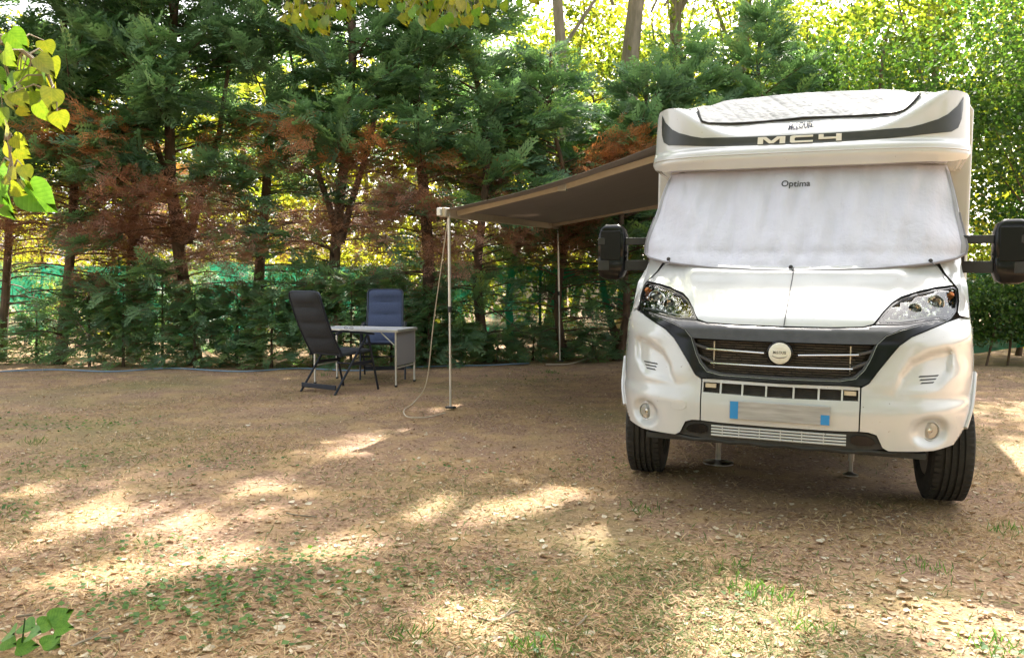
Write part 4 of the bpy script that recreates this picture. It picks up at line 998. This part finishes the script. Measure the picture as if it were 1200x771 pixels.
def broadleaf(x, y, h, r0, crown, ncl, per, size, mat_, bark, label, group, seed=0, lean=(0, 0), name='broadleaf_tree', tintlo=0, tinthi=1, cut=True, sig=.42, nb=7, under=0):
    """crown = (dx, dy, dz, rx, ry, rz)"""
    r_ = np.random.default_rng(seed); t = empty(name, (x, y, 0)); tag(t, label, 'tree', group)
    mb = MB(); tp = trunk_mesh(mb, 0, 0, h*.85, r0, lean, seed)
    cx, cy, cz, rx, ry, rz = crown
    u = r_.normal(size=(ncl, 3)); u /= np.linalg.norm(u, axis=1)[:, None]; u *= (r_.random(ncl)**.38)[:, None]
    cl = np.array([cx, cy, cz])+u*np.array([rx, ry, rz])
    if under:
        q = r_.random((under, 3)); cl = np.concatenate([cl, np.stack([cx+(q[:, 0]-.5)*2*rx, cy+(q[:, 1]-.5)*2*ry, q[:, 2]*max(cz-rz, 1)+.3], 1)])
    sel = r_.choice(len(cl), min(nb*4, len(cl)), replace=False)
    lb = MB()
    for k, c in enumerate(cl[sel]):
        j = int(min(11, max(3, (c[2]*.62)/(h*.85)*12))); b_ = np.array(tp[j]); m_ = b_*.45+c*.55+np.array([0, 0, -.12*abs(c[0]-b_[0])])
        rr_ = r0*(.42 if k < nb else .16)*max(.35, 1-b_[2]/h)
        if k < nb: mb.tube([b_, m_, c], [rr_, rr_*.6, rr_*.2], 6)
        else: lb.tube([b_*.6+m_*.4, m_, c], [rr_, rr_*.6, rr_*.2], 4)
    mb.build('trunk', bark, t); tag(lb.build('limbs', bark, t), kind='stuff')
    p = leaf_cloud(cl, per, size, sig=sig)
    tn = np.repeat(r_.random(len(cl)), per)*.75+r_.random(len(p))*.25; tn = tintlo+(tinthi-tintlo)*tn
    if cut:
        kp = shaded(p+np.array([x, y, 0])); p, tn = p[kp], tn[kp]
    tag(scatter('crown', LQ, LF, p, rand_rot(len(p)), size*(.7+.6*r_.random(len(p))), mat_, t, tn), kind='stuff')
    return t

# ------------------------------------------------------------------ conifer screen
rows = [(-11.2, 13.6, 11.5, .13, 'outermost tall conifer of the screen, beyond the left edge of the pitch', {}),
        (-9.7, 13.3, 12.0, .12, 'tall conifer at the left end of the screen, half out of the picture', {}),
        (-8.2, 13.4, 11.6, .09, 'slender conifer at the left edge of the picture in front of the green net', dict(low=.3)),
        (-7.05, 13.1, 12.0, .105, 'conifer with a clean straight lower trunk, first whole trunk from the left', dict(low=.15, zbare=2.6)),
        (-6.15, 13.7, 11.8, .12, 'conifer with green boughs down to the ground, second whole trunk from the left', dict(low=.95, fork=True)),
        (-5.15, 13.2, 12.2, .14, 'conifer whose trunk forks above head height, left of the dark chair', dict(fork=True, low=.8)),
        (-4.05, 13.6, 11.8, .12, 'conifer with dead brown boughs directly behind the dark chair', dict(low=.95)),
        (-2.75, 13.3, 11.6, .13, 'conifer with an orange-brown dead spray high up, behind the table', dict(orange=1, fork=True, low=1, zbare=2.9)),
        (-1.55, 13.6, 10.8, .15, 'broad dark conifer directly behind the blue chair', dict(low=.95, zbare=3.0)),
        (-.35, 13.7, 7.2, .12, 'conifer behind the near edge of the awning', dict(low=.45, zbare=2.5)),
        (.95, 14.1, 5.2, .10, 'shorter conifer behind the far awning leg', dict(low=.3)),
        (1.75, 14.0, 4.9, .10, 'short conifer with a bare trunk beside the left door mirror', dict(low=.2, zbare=2.0)),
        (3.1, 14.6, 5.6, .11, 'feathery conifer rising behind the left corner of the roof cap', dict(zbare=1.0)),
        (4.6, 15.2, 6.3, .12, 'dark conifer rising behind the middle of the roof cap', dict(zbare=1.0)),
        (6.0, 15.6, 5.6, .12, 'conifer rising behind the right half of the roof cap', dict(zbare=1.0)),
        (.1, 15.6, 5.6, .11, 'feathery conifer in the second row above the awning', dict(zbare=1.5)),
        (1.9, 15.6, 5.0, .10, 'low conifer in the second row between awning and roof cap', dict(zbare=1.5))]
for i, (x, y, h, r0, lb, kw) in enumerate(rows):
    conifer(x, y, h, r0, lb, 20+i, **kw)

# ------------------------------------------------------------------ sunlit wood beyond
BG = [(-15.5, 25, 9), (-11.5, 26.5, 9), (-8, 25, 8), (-4.8, 26.5, 9), (-1.6, 25, 9), (9.2, 18.5, 10), (12.5, 20, 11), (7.2, 23, 11), (15.5, 25, 12), (11, 27, 13), (-19, 30, 12), (-9, 33, 13), (1.5, 27, 10), (5, 30, 12), (18.5, 23, 12), (-23, 26, 11)]
lab = ['yellow-green tree glowing beyond the net at the far left', 'sunlit tree seen through the gaps left of the first trunks', 'tall sunlit tree behind the forked conifer', 'sunlit tree behind the dark chair, seen through gaps',
       'sunlit tree behind the blue chair, seen through gaps', 'bright yellow-green tree right of the roof cap', 'leafy tree at the upper right corner', 'tall bright tree rising above the roof cap',
       'distant tree past the upper right corner', 'distant bright tree above the right end of the roof cap', 'distant tree past the upper left corner', 'distant tree high behind the left conifers',
       'distant pale-topped tree above the awning', 'distant tree above the middle of the roof cap', 'distant tree beyond the right edge', 'distant tree beyond the left edge']
for i, (x, y, h) in enumerate(BG):
    k = y > 24
    broadleaf(x, y, h, .16, (0, 0, h*.60, 2.9, 2.2, h*.38), 150 if not k else 90, 70 if not k else 45, .145 if not k else .23, M['leafy_bg'], M['bark_pale'], lab[i], 'sunlit trees beyond the net', 60+i, under=25, tintlo=.15 if i not in (5, 6, 7, 14) else 0, tinthi=1 if i not in (5, 6, 7, 14) else .62, sig=.42 if i not in (5, 6, 7) else .34)
# trees that close the pitch behind the viewer (seen only as reflections)
for i, (x, y, h, lb) in enumerate([(-13, -5, 11, 'farthest left'), (-9, -8, 12, 'left'), (-4.5, -9.5, 13, 'left of the middle'), (0, -9, 12, 'in the middle'), (4.5, -9.5, 13, 'right of the middle'), (9, -8, 12, 'right'), (13, -4, 11, 'farthest right')]):
    broadleaf(x, y, h, .2, (0, 0, 6.2, 3.3, 2.4, 5.2), 150, 40, .24, M['leafy_dark'], M['bark_pale'], 'leafy tree closing the pitch behind the viewer, '+lb, 'trees behind the viewer', 300+i, under=30, tintlo=.3, sig=.5)
# taller pale trunks seen above the awning
TR = [((745, 60), 17.5, .27, (.6, 0), 'thick pale trunk with spreading limbs against the bright sky above the awning'),
      ((800, 60), 19.0, .22, (-.5, 0), 'leaning pale trunk just right of the thick one'),
      ((866, 20), 18.5, .20, (.3, 0), 'pale trunk rising above the middle of the roof cap'),
      ((655, 60), 17.0, .17, (.1, 0), 'ivy covered dark trunk left of the thick pale trunk')]
for i, ((u, v), Yd, r0, ln, lb) in enumerate(TR):
    p = at_depth(u, v, Yd)
    broadleaf(p.x-ln[0]*.4, Yd, 17, r0, (.3, -.5, 12.4, 3.6, 3.0, 3.2), 230, 50, .17, M['leafy_bg'], M['bark_pale'], lb, 'pale trunked trees above the awning', 90+i, lean=ln, tintlo=.2, nb=6)
for i, (x, y, lb) in enumerate([(-.6, 18.6, 'left of the ivy covered trunk'), (1.4, 18.2, 'below the thick pale trunk'), (3.3, 19.2, 'right of the leaning pale trunk'), (5.2, 18.4, 'above the middle of the roof cap'), (6.9, 19.4, 'above the right half of the roof cap')]):
    broadleaf(x, y, 8.6, .09, (0, 0, 5.3, 1.5, 1.2, 2.7), 95, 60, .11, M['leafy_bg'], M['bark_pale'], 'slim young broadleaf tree glowing '+lb, 'young trees above the awning and roof cap', 230+i, sig=.34, nb=5, tintlo=.0, tinthi=.8)
# leafy saplings beside the roof cap and understorey shrubs behind the net
sh = [(-15, 17.5, 'far left'), (-12.3, 16.8, 'left of the first trunks'), (-9.8, 17.2, 'at the left picture edge'), (-7.6, 16.6, 'behind the clean straight trunk'), (-5.6, 17.4, 'behind the forked conifer'), (-3.5, 16.8, 'behind the dark chair'),
      (-1.3, 17.2, 'behind the blue chair'), (.9, 17, 'behind the awning legs'), (2.9, 17.3, 'behind the left door mirror'), (9.3, 15.2, 'behind the right door mirror'), (11.5, 15.6, 'at the right picture edge'), (7.4, 16.8, 'behind the motorhome')]
for i, (x, y, lb) in enumerate(sh):
    broadleaf(x, y, 3.2, .05, (0, 0, 1.7, 1.35, .9, 1.6), 60, 60, .085, M['leafy_bg'], M['bark'], 'sunlit shrub beyond the green net, '+lb, 'shrubs beyond the net', 130+i, name='shrub', cut=False, sig=.25, nb=3, tintlo=.15)
broadleaf(8.6, 13.2, 7.5, .06, (.2, .2, 4.5, 1.8, 1.3, 3.0), 230, 90, .085, M['leafy_dark'], M['bark'], 'dark small-leaved tree at the right edge above the door mirror', 'trees on the right side', 160, sig=.28, nb=5)
broadleaf(6.4, 14.4, 6.4, .10, (.0, .2, 3.9, 1.5, 1.1, 2.2), 150, 80, .085, M['leafy_dark'], M['bark'], 'green small-leaved tree just right of the roof cap', 'trees on the right side', 161, sig=.28, nb=5, tintlo=.3)
broadleaf(10.6, 14.6, 7.2, .07, (.1, .2, 4.4, 1.8, 1.1, 2.7), 120, 80, .10, M['leafy_dark'], M['bark'], 'dark leafy tree beyond the right door mirror, farther right than the other two', 'trees on the right side', 162, sig=.26, nb=5, tintlo=.1)
# clipped hedge on the right
n = 26000; x = rng.random(n)*5.2+5.2; zz = .36+rng.random(n)*.98; yy = 12.9+rng.random(n)*.9
e = np.abs((zz-.85)/.5); zz = zz+rng.normal(size=n)*.03; yy += rng.normal(size=n)*.04
kp = (rng.random(n) > .1); P = np.stack([x, yy, zz], 1)[kp]; P[:, 2] += .05*np.sin(P[:, 0]*5); P[:, 1] += .06*np.sin(P[:, 0]*4+P[:, 2]*6)
hg = empty('clipped_hedge', (7.8, 13.3, 0)); tag(hg, 'low clipped dark green hedge right of the motorhome bumper', 'hedge')
tag(scatter('foliage', LQ, LF, P-np.array([7.8, 13.3, 0]), rand_rot(len(P)), .05+.03*rng.random(len(P)), M['leafy_dark'], hg, rng.random(len(P))**1.6), kind='stuff')
mb = MB()
for k in range(14): mb.tube([(-2.4+k*.38, random.uniform(-.2, .2), -.05), (-2.4+k*.38+random.uniform(-.1, .1), random.uniform(-.2, .2), .9)], .018, 6)
mb.build('stems', M['bark'], hg)
# low evergreen bushes at the foot of the screen
SAP = [(-9.3, 12.9, 'at the left picture edge'), (-8.4, 12.9, 'left of the first whole trunk'), (-7.6, 13.2, 'beside the first whole trunk'), (-6.6, 12.9, 'between the first two trunks'), (-6.0, 12.75, 'under the second trunk'), (-5.5, 13.0, 'left of the forked conifer'), (-4.9, 12.75, 'right of the forked conifer'),
       (-4.3, 12.9, 'left of the dark chair'), (-3.7, 12.7, 'just behind the dark chair'), (-3.1, 12.9, 'behind the table end'), (-2.5, 12.8, 'behind the table'), (-1.9, 13.0, 'left of the blue chair'), (-1.3, 12.8, 'right of the blue chair'), (-.8, 13.2, 'left of the near awning leg'),
       (-.25, 13.5, 'right of the near awning leg'), (.35, 14.0, 'left of the far awning leg'), (1.35, 14.0, 'right of the far awning leg')]
for i, (x, y, lb) in enumerate(SAP):
    t = empty('evergreen_sapling', (x, y, 0)); tag(t, 'low evergreen sapling '+lb, 'sapling', 'low evergreen saplings under the screen')
    hh = random.uniform(1.1, 1.6) if -7.0 < x < -1.0 else random.uniform(.45, .8); MB().tube([(0, 0, -.05), (.03, 0, hh)], [.025, .006], 6).build('stem', M['bark'], t)
    nf_ = 380 if hh > 1 else 200; zt = rng.random(nf_)**.8*hh; az = rng.random(nf_)*2*np.pi; rad = (.62*(1-zt/hh*.75))*np.sqrt(rng.random(nf_))
    p = np.stack([np.cos(az)*rad*.7, np.sin(az)*rad*.7, zt], 1); d = np.stack([np.cos(az), np.sin(az), rng.normal(size=nf_)*.3+.05], 1)
    up_ = np.stack([rng.normal(size=nf_)*.4, rng.normal(size=nf_)*.4-.3, np.ones(nf_)], 1)
    T, TF = FR[i % 3]; tag(scatter('foliage', T, TF, p, frame_from(d, up_), .18+.14*rng.random(nf_), M['cypress'], t, np.clip(.2+rng.random(nf_)*(.75 if i % 3 else .5), 0, 1)), kind='stuff')
    dn_ = rng.random(nf_) < .35
    T, TF = FRD[i % 3]; tag(scatter('dead_foliage', T, TF, p[dn_]*1.03, frame_from(d[dn_], up_[dn_]), .16+.1*rng.random(dn_.sum()), M['dead'], t, rng.random(dn_.sum())*.7), kind='stuff')

# ------------------------------------------------------------------ green net fence
nf0 = empty('net_fence', (-1, 14.7, 0)); tag(nf0, 'torn green shade net strung behind the conifers', 'fence')
xs_ = np.linspace(-14, 15, 240); zs_ = np.linspace(0, 1, 9)
V = []
for z in zs_:
    for x in xs_:
        sagv = .10*abs(math.sin(x*.75))+(.18 if x < -8.2 else 0)
        top = 1.66-sagv; bot = .16+.1*math.sin(x*1.9)+(.25 if x < -5.5 else 0)
        V.append((x+.02*math.sin(z*9+x), .05*math.sin(x*6+z*2)+.04*math.sin(x*2.3)+.10*z*math.sin(x*.9), bot+(top-bot)*z))
nx_ = len(xs_); idx = np.arange(9*nx_).reshape(9, nx_); Fq = np.stack([idx[:-1, :-1], idx[:-1, 1:], idx[1:, 1:], idx[1:, :-1]], -1).reshape(-1, 4)
np_mesh('net', V, Fq, M['net'], nf0, smooth=True)
for k in range(12):
    x = -13.5+k*2.5; MB().tube([(x, .12, -.1), (x, .12, 1.72)], .025, 8).build('post', mat('green_post', (.02, .16, .09), .5) if k == 0 else bpy.data.materials['green_post'], nf0)
MB().tube([(x, .08, 1.67-.10*abs(math.sin(x*.75))-(.18 if x < -8.2 else 0)) for x in xs_[::3]], .006, 5).build('top_wire', M['steel'], nf0)

# ------------------------------------------------------------------ lime trees over the pitch (right one added to block sky light)
def leaf_mesh():
    pts = [(0, 0)]; prof = [(.02, .10), (-.04, .26), (.02, .42), (.15, .50), (.32, .50), (.5, .43), (.68, .30), (.84, .14), (1.0, 0)]
    V = [(0, 0, 0), (.33, 0, .0), (.66, 0, -.01), (1.03, 0, -.06)]
    up = [(x+(.012 if i % 2 else -.012), y, .06*y*2-.05*x*x) for i, (x, y) in enumerate(prof[:-1])]
    V += up+[(a, -b, c) for a, b, c in up]; n = len(up); F_ = []
    spine = [0, 0, 0, 1, 1, 2, 2, 3]
    for s_ in (0, 1):
        o_ = 4+s_*n; 
        for i in range(n-1):
            a, b = spine[i], spine[i+1]
            f = [a, o_+i, o_+i+1] if a == b else [a, o_+i, o_+i+1, b]
            F_.append(f if s_ == 0 else f[::-1])
        f = [2, o_+n-1, 3] if False else [3, o_+n-1, 2]
        F_.append(f)
    return V, F_
LV, LFc = leaf_mesh()
leaf_mes = []
for k in range(5):
    me = bpy.data.meshes.new('lime_leaf'); me.from_pydata(LV, [], LFc); me.update(); finish(me, 180)
    a = me.attributes.new('tint', 'FLOAT', 'POINT'); a.data.foreach_set('value', [(.0, .35, .6, .8, 1.0)[k]]*len(me.vertices)); me.materials.append(M['lime_near']); leaf_mes.append(me)
def lime_tree(x, y, h, crown, label, seed, branches):
    t = broadleaf(x, y, h, .24, crown, 330, 46, .115, M['lime_leaf'], M['bark_pale'], label, 'lime trees over the pitch', seed, name='lime_tree', tintlo=.2, tinthi=.9, sig=.40)
    for br in branches:
        pts = [Vector(p)-Vector((x, y, 0)) for p in br['path']]; P_ = spline(pts, 5); n = len(P_)
        b_ = MB().tube(P_, [br['r']*(1-.85*i/(n-1)) for i in range(n)], 7).build('branch', M['bark_pale'], t)
        for (p, size, k, ang) in br['leaves']:
            me = leaf_mes[k]; lf = bpy.data.objects.new('leaf', me); COL.objects.link(lf); lf.parent = b_
            lf.location = Vector(p)-Vector((x, y, 0)); lf.scale = (size,)*3; lf.rotation_euler = ang
        # twigs from leaf to branch
        mb = MB()
        for (p, size, k, ang) in br['leaves']:
            q = Vector(p)-Vector((x, y, 0)); c = min(P_, key=lambda a: (a-q).length); mb.tube([c, c.lerp(q, .5)+Vector((0, 0, .02)), q], [.003, .002, .001], 4)
        mb.build('twigs', M['bark_pale'], b_)
    return t
rl = random.Random(5)
def lv(u, v, Yd, size, k, spread=.0):
    # hang: tip points down, blade roughly facing us
    size *= .70 if size < .1 and Yd < 3 else .85 if size < .11 else 1
    return (at_depth(u, v, Yd+rl.uniform(-spread, spread)), size, k, (rl.uniform(-.6, .6), R(90)+rl.uniform(-.7, .5), rl.uniform(0, 6.28)) if False else (R(90)+rl.uniform(-.6, .6), R(60)+rl.uniform(-.6, .6), rl.uniform(-.9, .9)))
near = []
for (u, v, s_, k) in [(18, 45, .075, 3), (12, 70, .07, 2), (28, 66, .075, 3), (26, 84, .08, 2), (42, 68, .08, 3), (58, 70, .095, 3), (33, 92, .08, 2), (60, 105, .085, 3), (44, 122, .075, 2), (66, 132, .07, 3), (8, 92, .08, 1), (15, 110, .07, 3), (4, 60, .08, 2), (50, 95, .07, 4), (2, 128, .08, 2), (20, 128, .05, 4)]:
    near.append(lv(u, v, 2.1, s_, k, .12))
low_ = []
for (u, v, s_, k) in [(6, 150, .06, 4), (14, 162, .06, 3), (4, 172, .065, 4), (18, 176, .055, 3), (10, 188, .06, 4), (26, 196, .055, 3), (30, 208, .06, 2), (8, 205, .07, 4), (38, 222, .115, 0), (-2, 200, .10, 0), (-6, 225, .10, 0), (12, 220, .06, 3), (20, 214, .055, 4), (2, 240, .06, 3)]:
    low_.append(lv(u, v, 2.0, s_, k, .08))
topl = []
for k in range(240):
    if rl.random() < .42: u = rl.gauss(372, 26); vmax = 34-abs(u-368)*.35
    else: u = rl.gauss(520, 42); vmax = 32-abs(u-515)*.22
    v = rl.uniform(-30, max(2, vmax)); topl.append(lv(u, v, 5.6, rl.uniform(.07, .105), rl.choice([1, 2, 3, 3, 4]), .5))
low_.append((at_depth(28, 222, 1.98), .088, 0, (R(82), R(38), .15)))
low_.append((at_depth(-14, 212, 1.98), .08, 0, (R(95), R(50), -.2)))
for _ in range(16): near.append(lv(rl.uniform(-8, 62), rl.uniform(38, 118), 2.15, rl.uniform(.06, .08), rl.choice([1, 2, 3]), .12))
lime_tree(-3.3, 1.5, 10, (-.6, .2, 7.0, 3.4, 2.6, 2.2), 'lime tree reaching in from the left with yellow-green leaves near the lens', 200, [
    dict(path=[(-3.3, 1.5, 3.2), (-2.2, 1.9, 2.6), tuple(at_depth(-60, 20, 2.1)), tuple(at_depth(0, 45, 2.1)), tuple(at_depth(32, 66, 2.1)), tuple(at_depth(55, 90, 2.08)), tuple(at_depth(66, 122, 2.06))], r=.014, leaves=near),
    dict(path=[(-3.3, 1.5, 2.2), (-2.2, 1.8, 1.9), tuple(at_depth(-70, 262, 2.0)), tuple(at_depth(-5, 246, 2.0)), tuple(at_depth(14, 212, 2.0)), tuple(at_depth(8, 165, 2.0))], r=.012, leaves=low_),
    dict(path=[(-3.2, 1.6, 4.6), (-2.6, 3.5, 4.2), (-1.6, 5.4, 3.75), (-.3, 5.6, 3.42)], r=.05, leaves=topl)])
broadleaf(6.8, -.6, 10, .24, (-3.6, 2.6, 7.6, 3.8, 3.2, 1.9), 330, 50, .115, M['lime_leaf'], M['bark_pale'], 'unseen lime tree added outside the right edge, its crown blocking sky light above the motorhome nose', 'lime trees over the pitch', 205, name='lime_tree', tintlo=.2, tinthi=.9)  # added out of view to keep overhead sky light off the bonnet

# seedling at the bottom left corner
sp = empty('lime_seedling', (*ground_at(25, 768), 0)); tag(sp, 'bright green lime seedling at the bottom left corner', 'seedling')
bx, by = ground_at(25, 768)
MB().tube([(0, 0, -.02), (.01, 0, .06), (.02, 0, .13)], [.004, .003, .002], 6).build('stem', M['weed'], sp)
for (u, v, s_, k) in [(12, 742, 0.072, 0), (35, 745, 0.065, 0), (45, 735, 0.065, 0), (60, 730, .08, 0), (50, 758, 0.065, 0), (20, 760, 0.072, 0), (66, 738, .06, 0), (28, 733, .07, 0), (60, 752, .07, 1), (5, 752, 0.065, 0)]:
    p = at_depth(u, v, by+rl.uniform(-.06, .06)); lf = bpy.data.objects.new('leaf', leaf_mes[k]); COL.objects.link(lf); lf.parent = sp
    lf.location = (p.x-bx, p.y-by, max(p.z, .03)); lf.scale = (s_,)*3; lf.rotation_euler = (R(35)+rl.uniform(-.3, .3), rl.uniform(-.4, .2), rl.uniform(-.9, .9))
# ------------------------------------------------------------------ ground cover
def view_pts(n, ymin=2.55, ymax=13.2, p=1.6):
    t = rng.random(n); y = ymin*(ymax/ymin)**(t**(1/p) if p != 1 else t) if False else ymin*(ymax/ymin)**t
    x = (rng.random(n)*2-1)*(y*.66+.4); return x, y
def nz(x, y, s, o=0): return .5+.25*(np.sin(x*s+o+1.3*np.sin(y*s*.8+o))+np.sin(y*s*1.3-o+1.7*np.sin(x*s*.7+o*2)))
x, y = view_pts(210000); keep = rng.random(len(x)) < np.clip(.22+1.4*(nz(x, y, 1.9, 1)-.35), .15, 1); x, y = x[keep], y[keep]; n = len(x)
d = np.stack([np.cos(t_ := rng.random(n)*6.283), np.sin(t_), np.abs(rng.normal(size=n))*.35], 1)
gr = nz(x, y, .9, 3)+.35*(x > .5)*(y < 6)*.6; tn = np.where(rng.random(n) < np.clip((gr-.50)*1.1+.14, .08, .6), rng.random(n)*.3, .42+rng.random(n)*.58)
BL = np.array([(0, .5, 0), (.5, .45, .05), (1, 0, -.05), (.5, -.45, .05)])*np.array([1, .10, 1]); 
sz = .030+.042*rng.random(n)
o = scatter('grass', BL, LF, np.stack([x, y, gz(x, y)], 1), frame_from(d, np.tile([0., 0, 1.], (n, 1))+rng.normal(size=(n, 3))*.3), sz, M['grass'], None, tn)
tag(o, 'thin dry straw and sparse grass over trodden earth', 'grass', kind='stuff')
# small crumbs of leaf and twig
x, y = view_pts(26000); n = len(x); az = rng.random(n)*6.283
o = scatter('leaf_crumbs', LQ, LF, np.stack([x, y, gz(x, y)+.004], 1), frame_from(np.stack([np.cos(az), np.sin(az), rng.normal(size=n)*.2], 1), np.tile([0., 0, 1.], (n, 1))+rng.normal(size=(n, 3))*.35), .010+.018*rng.random(n), M['litter'], None, rng.random(n))
tag(o, 'crumbs of dry leaves scattered over the earth', 'leaf litter', kind='stuff')
# curled fallen leaves
def curled(seed):
    r_ = random.Random(seed); V = []; n = 7
    cr = r_.uniform(.25, .7); tw = r_.uniform(-.6, .6)
    for i in range(n):
        t = i/(n-1); wv = (.30 if seed % 3 else .13)*max(math.sin(math.pi*t), 0)**.8+.01
        for s_ in (-1, 0, 1):
            zc = cr*(t-.5)**2*1.2+(.35*wv if s_ else 0)+tw*s_*wv*(t-.5)
            V.append((t, s_*wv, zc+.04))
    F_ = [(i*3+k, i*3+k+1, (i+1)*3+k+1, (i+1)*3+k) for i in range(n-1) for k in range(2)]
    return np.array(V), np.array(F_)
CU = [curled(i) for i in range(6)]
pts = []
x, y = view_pts(3600, 2.5, 9.5); kp = rng.random(len(x)) < np.clip(1.15-(y-2.5)/5, .12, 1)*np.clip(nz(x, y, 2.3, 5)+.35, .3, 1); x, y = x[kp], y[kp]
od = np.argsort(y); x, y = x[od], y[od]
cme = {}
for i in range(min(240, len(x))):
    k, tt = i % 6, (i*7) % 4
    if (k, tt) not in cme:
        V, F_ = CU[k]; me = bpy.data.meshes.new('fallen_leaf'); me.from_pydata([tuple(v) for v in V], [], [tuple(map(int, f)) for f in F_]); finish(me, 180)
        a = me.attributes.new('tint', 'FLOAT', 'POINT'); a.data.foreach_set('value', [(.5, .75, .95, 1.0)[tt]]*len(me.vertices)); me.materials.append(M['litter']); cme[(k, tt)] = me
    o = bpy.data.objects.new('fallen_leaf', cme[(k, tt)]); COL.objects.link(o)
    o.location = (x[i], y[i], float(gz(x[i], y[i]))-.001); s_ = random.uniform(.026, .056); o.scale = (s_, s_*random.uniform(.35, .75), s_*random.uniform(.5, 1))
    o.rotation_euler = (random.uniform(-.3, .3), random.uniform(-.2, .2), random.uniform(0, 6.28))
    tag(o, 'dry curled fallen leaf lying on the bare earth of the foreground', 'fallen leaf', 'fallen leaves scattered over the foreground')
x, y = x[240:], y[240:]; n = len(x); az = rng.random(n)*6.283
T, TF = CU[2]
o = scatter('fallen_leaves', T, TF, np.stack([x, y, gz(x, y)], 1), frame_from(np.stack([np.cos(az), np.sin(az), rng.normal(size=n)*.1], 1), np.tile([0., 0, 1.], (n, 1))+rng.normal(size=(n, 3))*.25), .022+.035*rng.random(n), M['litter'], None, .3+.7*rng.random(n))
tag(o, 'many small dry fallen leaves farther back on the pitch', 'leaf litter', kind='stuff')
# green weed rosettes in patches
cen = [(300, 680, .55, 260), (230, 700, .4, 160), (170, 710, .35, 110), (340, 655, .3, 80), (60, 545, .5, 130), (30, 500, .7, 200), (110, 500, .5, 90), (0, 600, .3, 70), (280, 745, .25, 40), (430, 690, .2, 30), (500, 670, .18, 24), (630, 755, .12, 20), (250, 550, .5, 70),
       (520, 548, .4, 60), (640, 440, 1.0, 140), (90, 690, .3, 60), (880, 700, .15, 20), (1170, 760, .15, 20), (440, 660, .25, 36), (150, 640, .3, 50), (590, 680, .2, 24), (700, 545, .4, 40)]
PX, PY = [], []
for u, v, r_, k in cen:
    gx_, gy_ = ground_at(u, v); PX.append(gx_+rng.normal(size=k)*r_*.5); PY.append(gy_+rng.normal(size=k)*r_*.45)
x, y = np.concatenate(PX), np.concatenate(PY); n = len(x); az = rng.random(n)*6.283
o = scatter('weeds', LQ*np.array([1, 1.25, 1]), LF, np.stack([x, y, gz(x, y)+.012+.015*rng.random(n)], 1), frame_from(np.stack([np.cos(az), np.sin(az), rng.random(n)*.4], 1), np.tile([0., 0, 1.], (n, 1))+rng.normal(size=(n, 3))*.3), .018+.02*rng.random(n), M['weed'], None, rng.random(n))
tag(o, 'patches of small green weeds growing through the litter', 'weeds', kind='stuff')
# grass tufts
x, y = [], []
for u, v, k in [(620, 760, 60), (880, 690, 70), (1175, 755, 60), (915, 700, 50), (1090, 665, 40), (860, 665, 40), (960, 735, 30), (470, 745, 30), (760, 600, 40), (40, 520, 60), (380, 440, 30), (645, 437, 60), (1180, 620, 40)]:
    gx_, gy_ = ground_at(u, v); x.append(gx_+rng.normal(size=k)*.06); y.append(gy_+rng.normal(size=k)*.05)
x, y = np.concatenate(x), np.concatenate(y); n = len(x)
o = scatter('grass_tufts', BL, LF, np.stack([x, y, gz(x, y)], 1), frame_from(np.stack([rng.normal(size=n)*.5, rng.normal(size=n)*.5, np.ones(n)], 1), rng.normal(size=(n, 3))), .04+.04*rng.random(n), M['weed'], None, rng.random(n)); tag(o, 'upright tufts of green grass', 'grass', kind='stuff')
# twigs
for i, (px, lb) in enumerate([([(562, 722), (580, 727), (600, 718), (608, 716)], 'forked dry twig at the bottom middle of the picture'), ([(84, 758), (105, 750), (130, 748)], 'dark twig right of the seedling'), ([(676, 735), (684, 727), (688, 722)], 'short twig right of the forked one'), ([(336, 600), (350, 602), (372, 603)], 'long thin twig lying beside a sun spot'), ([(20, 725), (40, 722)], 'short twig above the seedling')]):
    P_ = spline(wpts(px, .010), 4); mb = MB(); mb.tube(P_, .0045, 6)
    if i in (0, 1): q = P_[len(P_)//2]; mb.tube([q, q+Vector((.03, .05, .015)), q+Vector((.03, .09, .005))], [.003, .0025, .0015], 5)
    tag(mb.build('twig', M['bark_pale'], None), lb, 'twig', 'twigs lying on the ground')
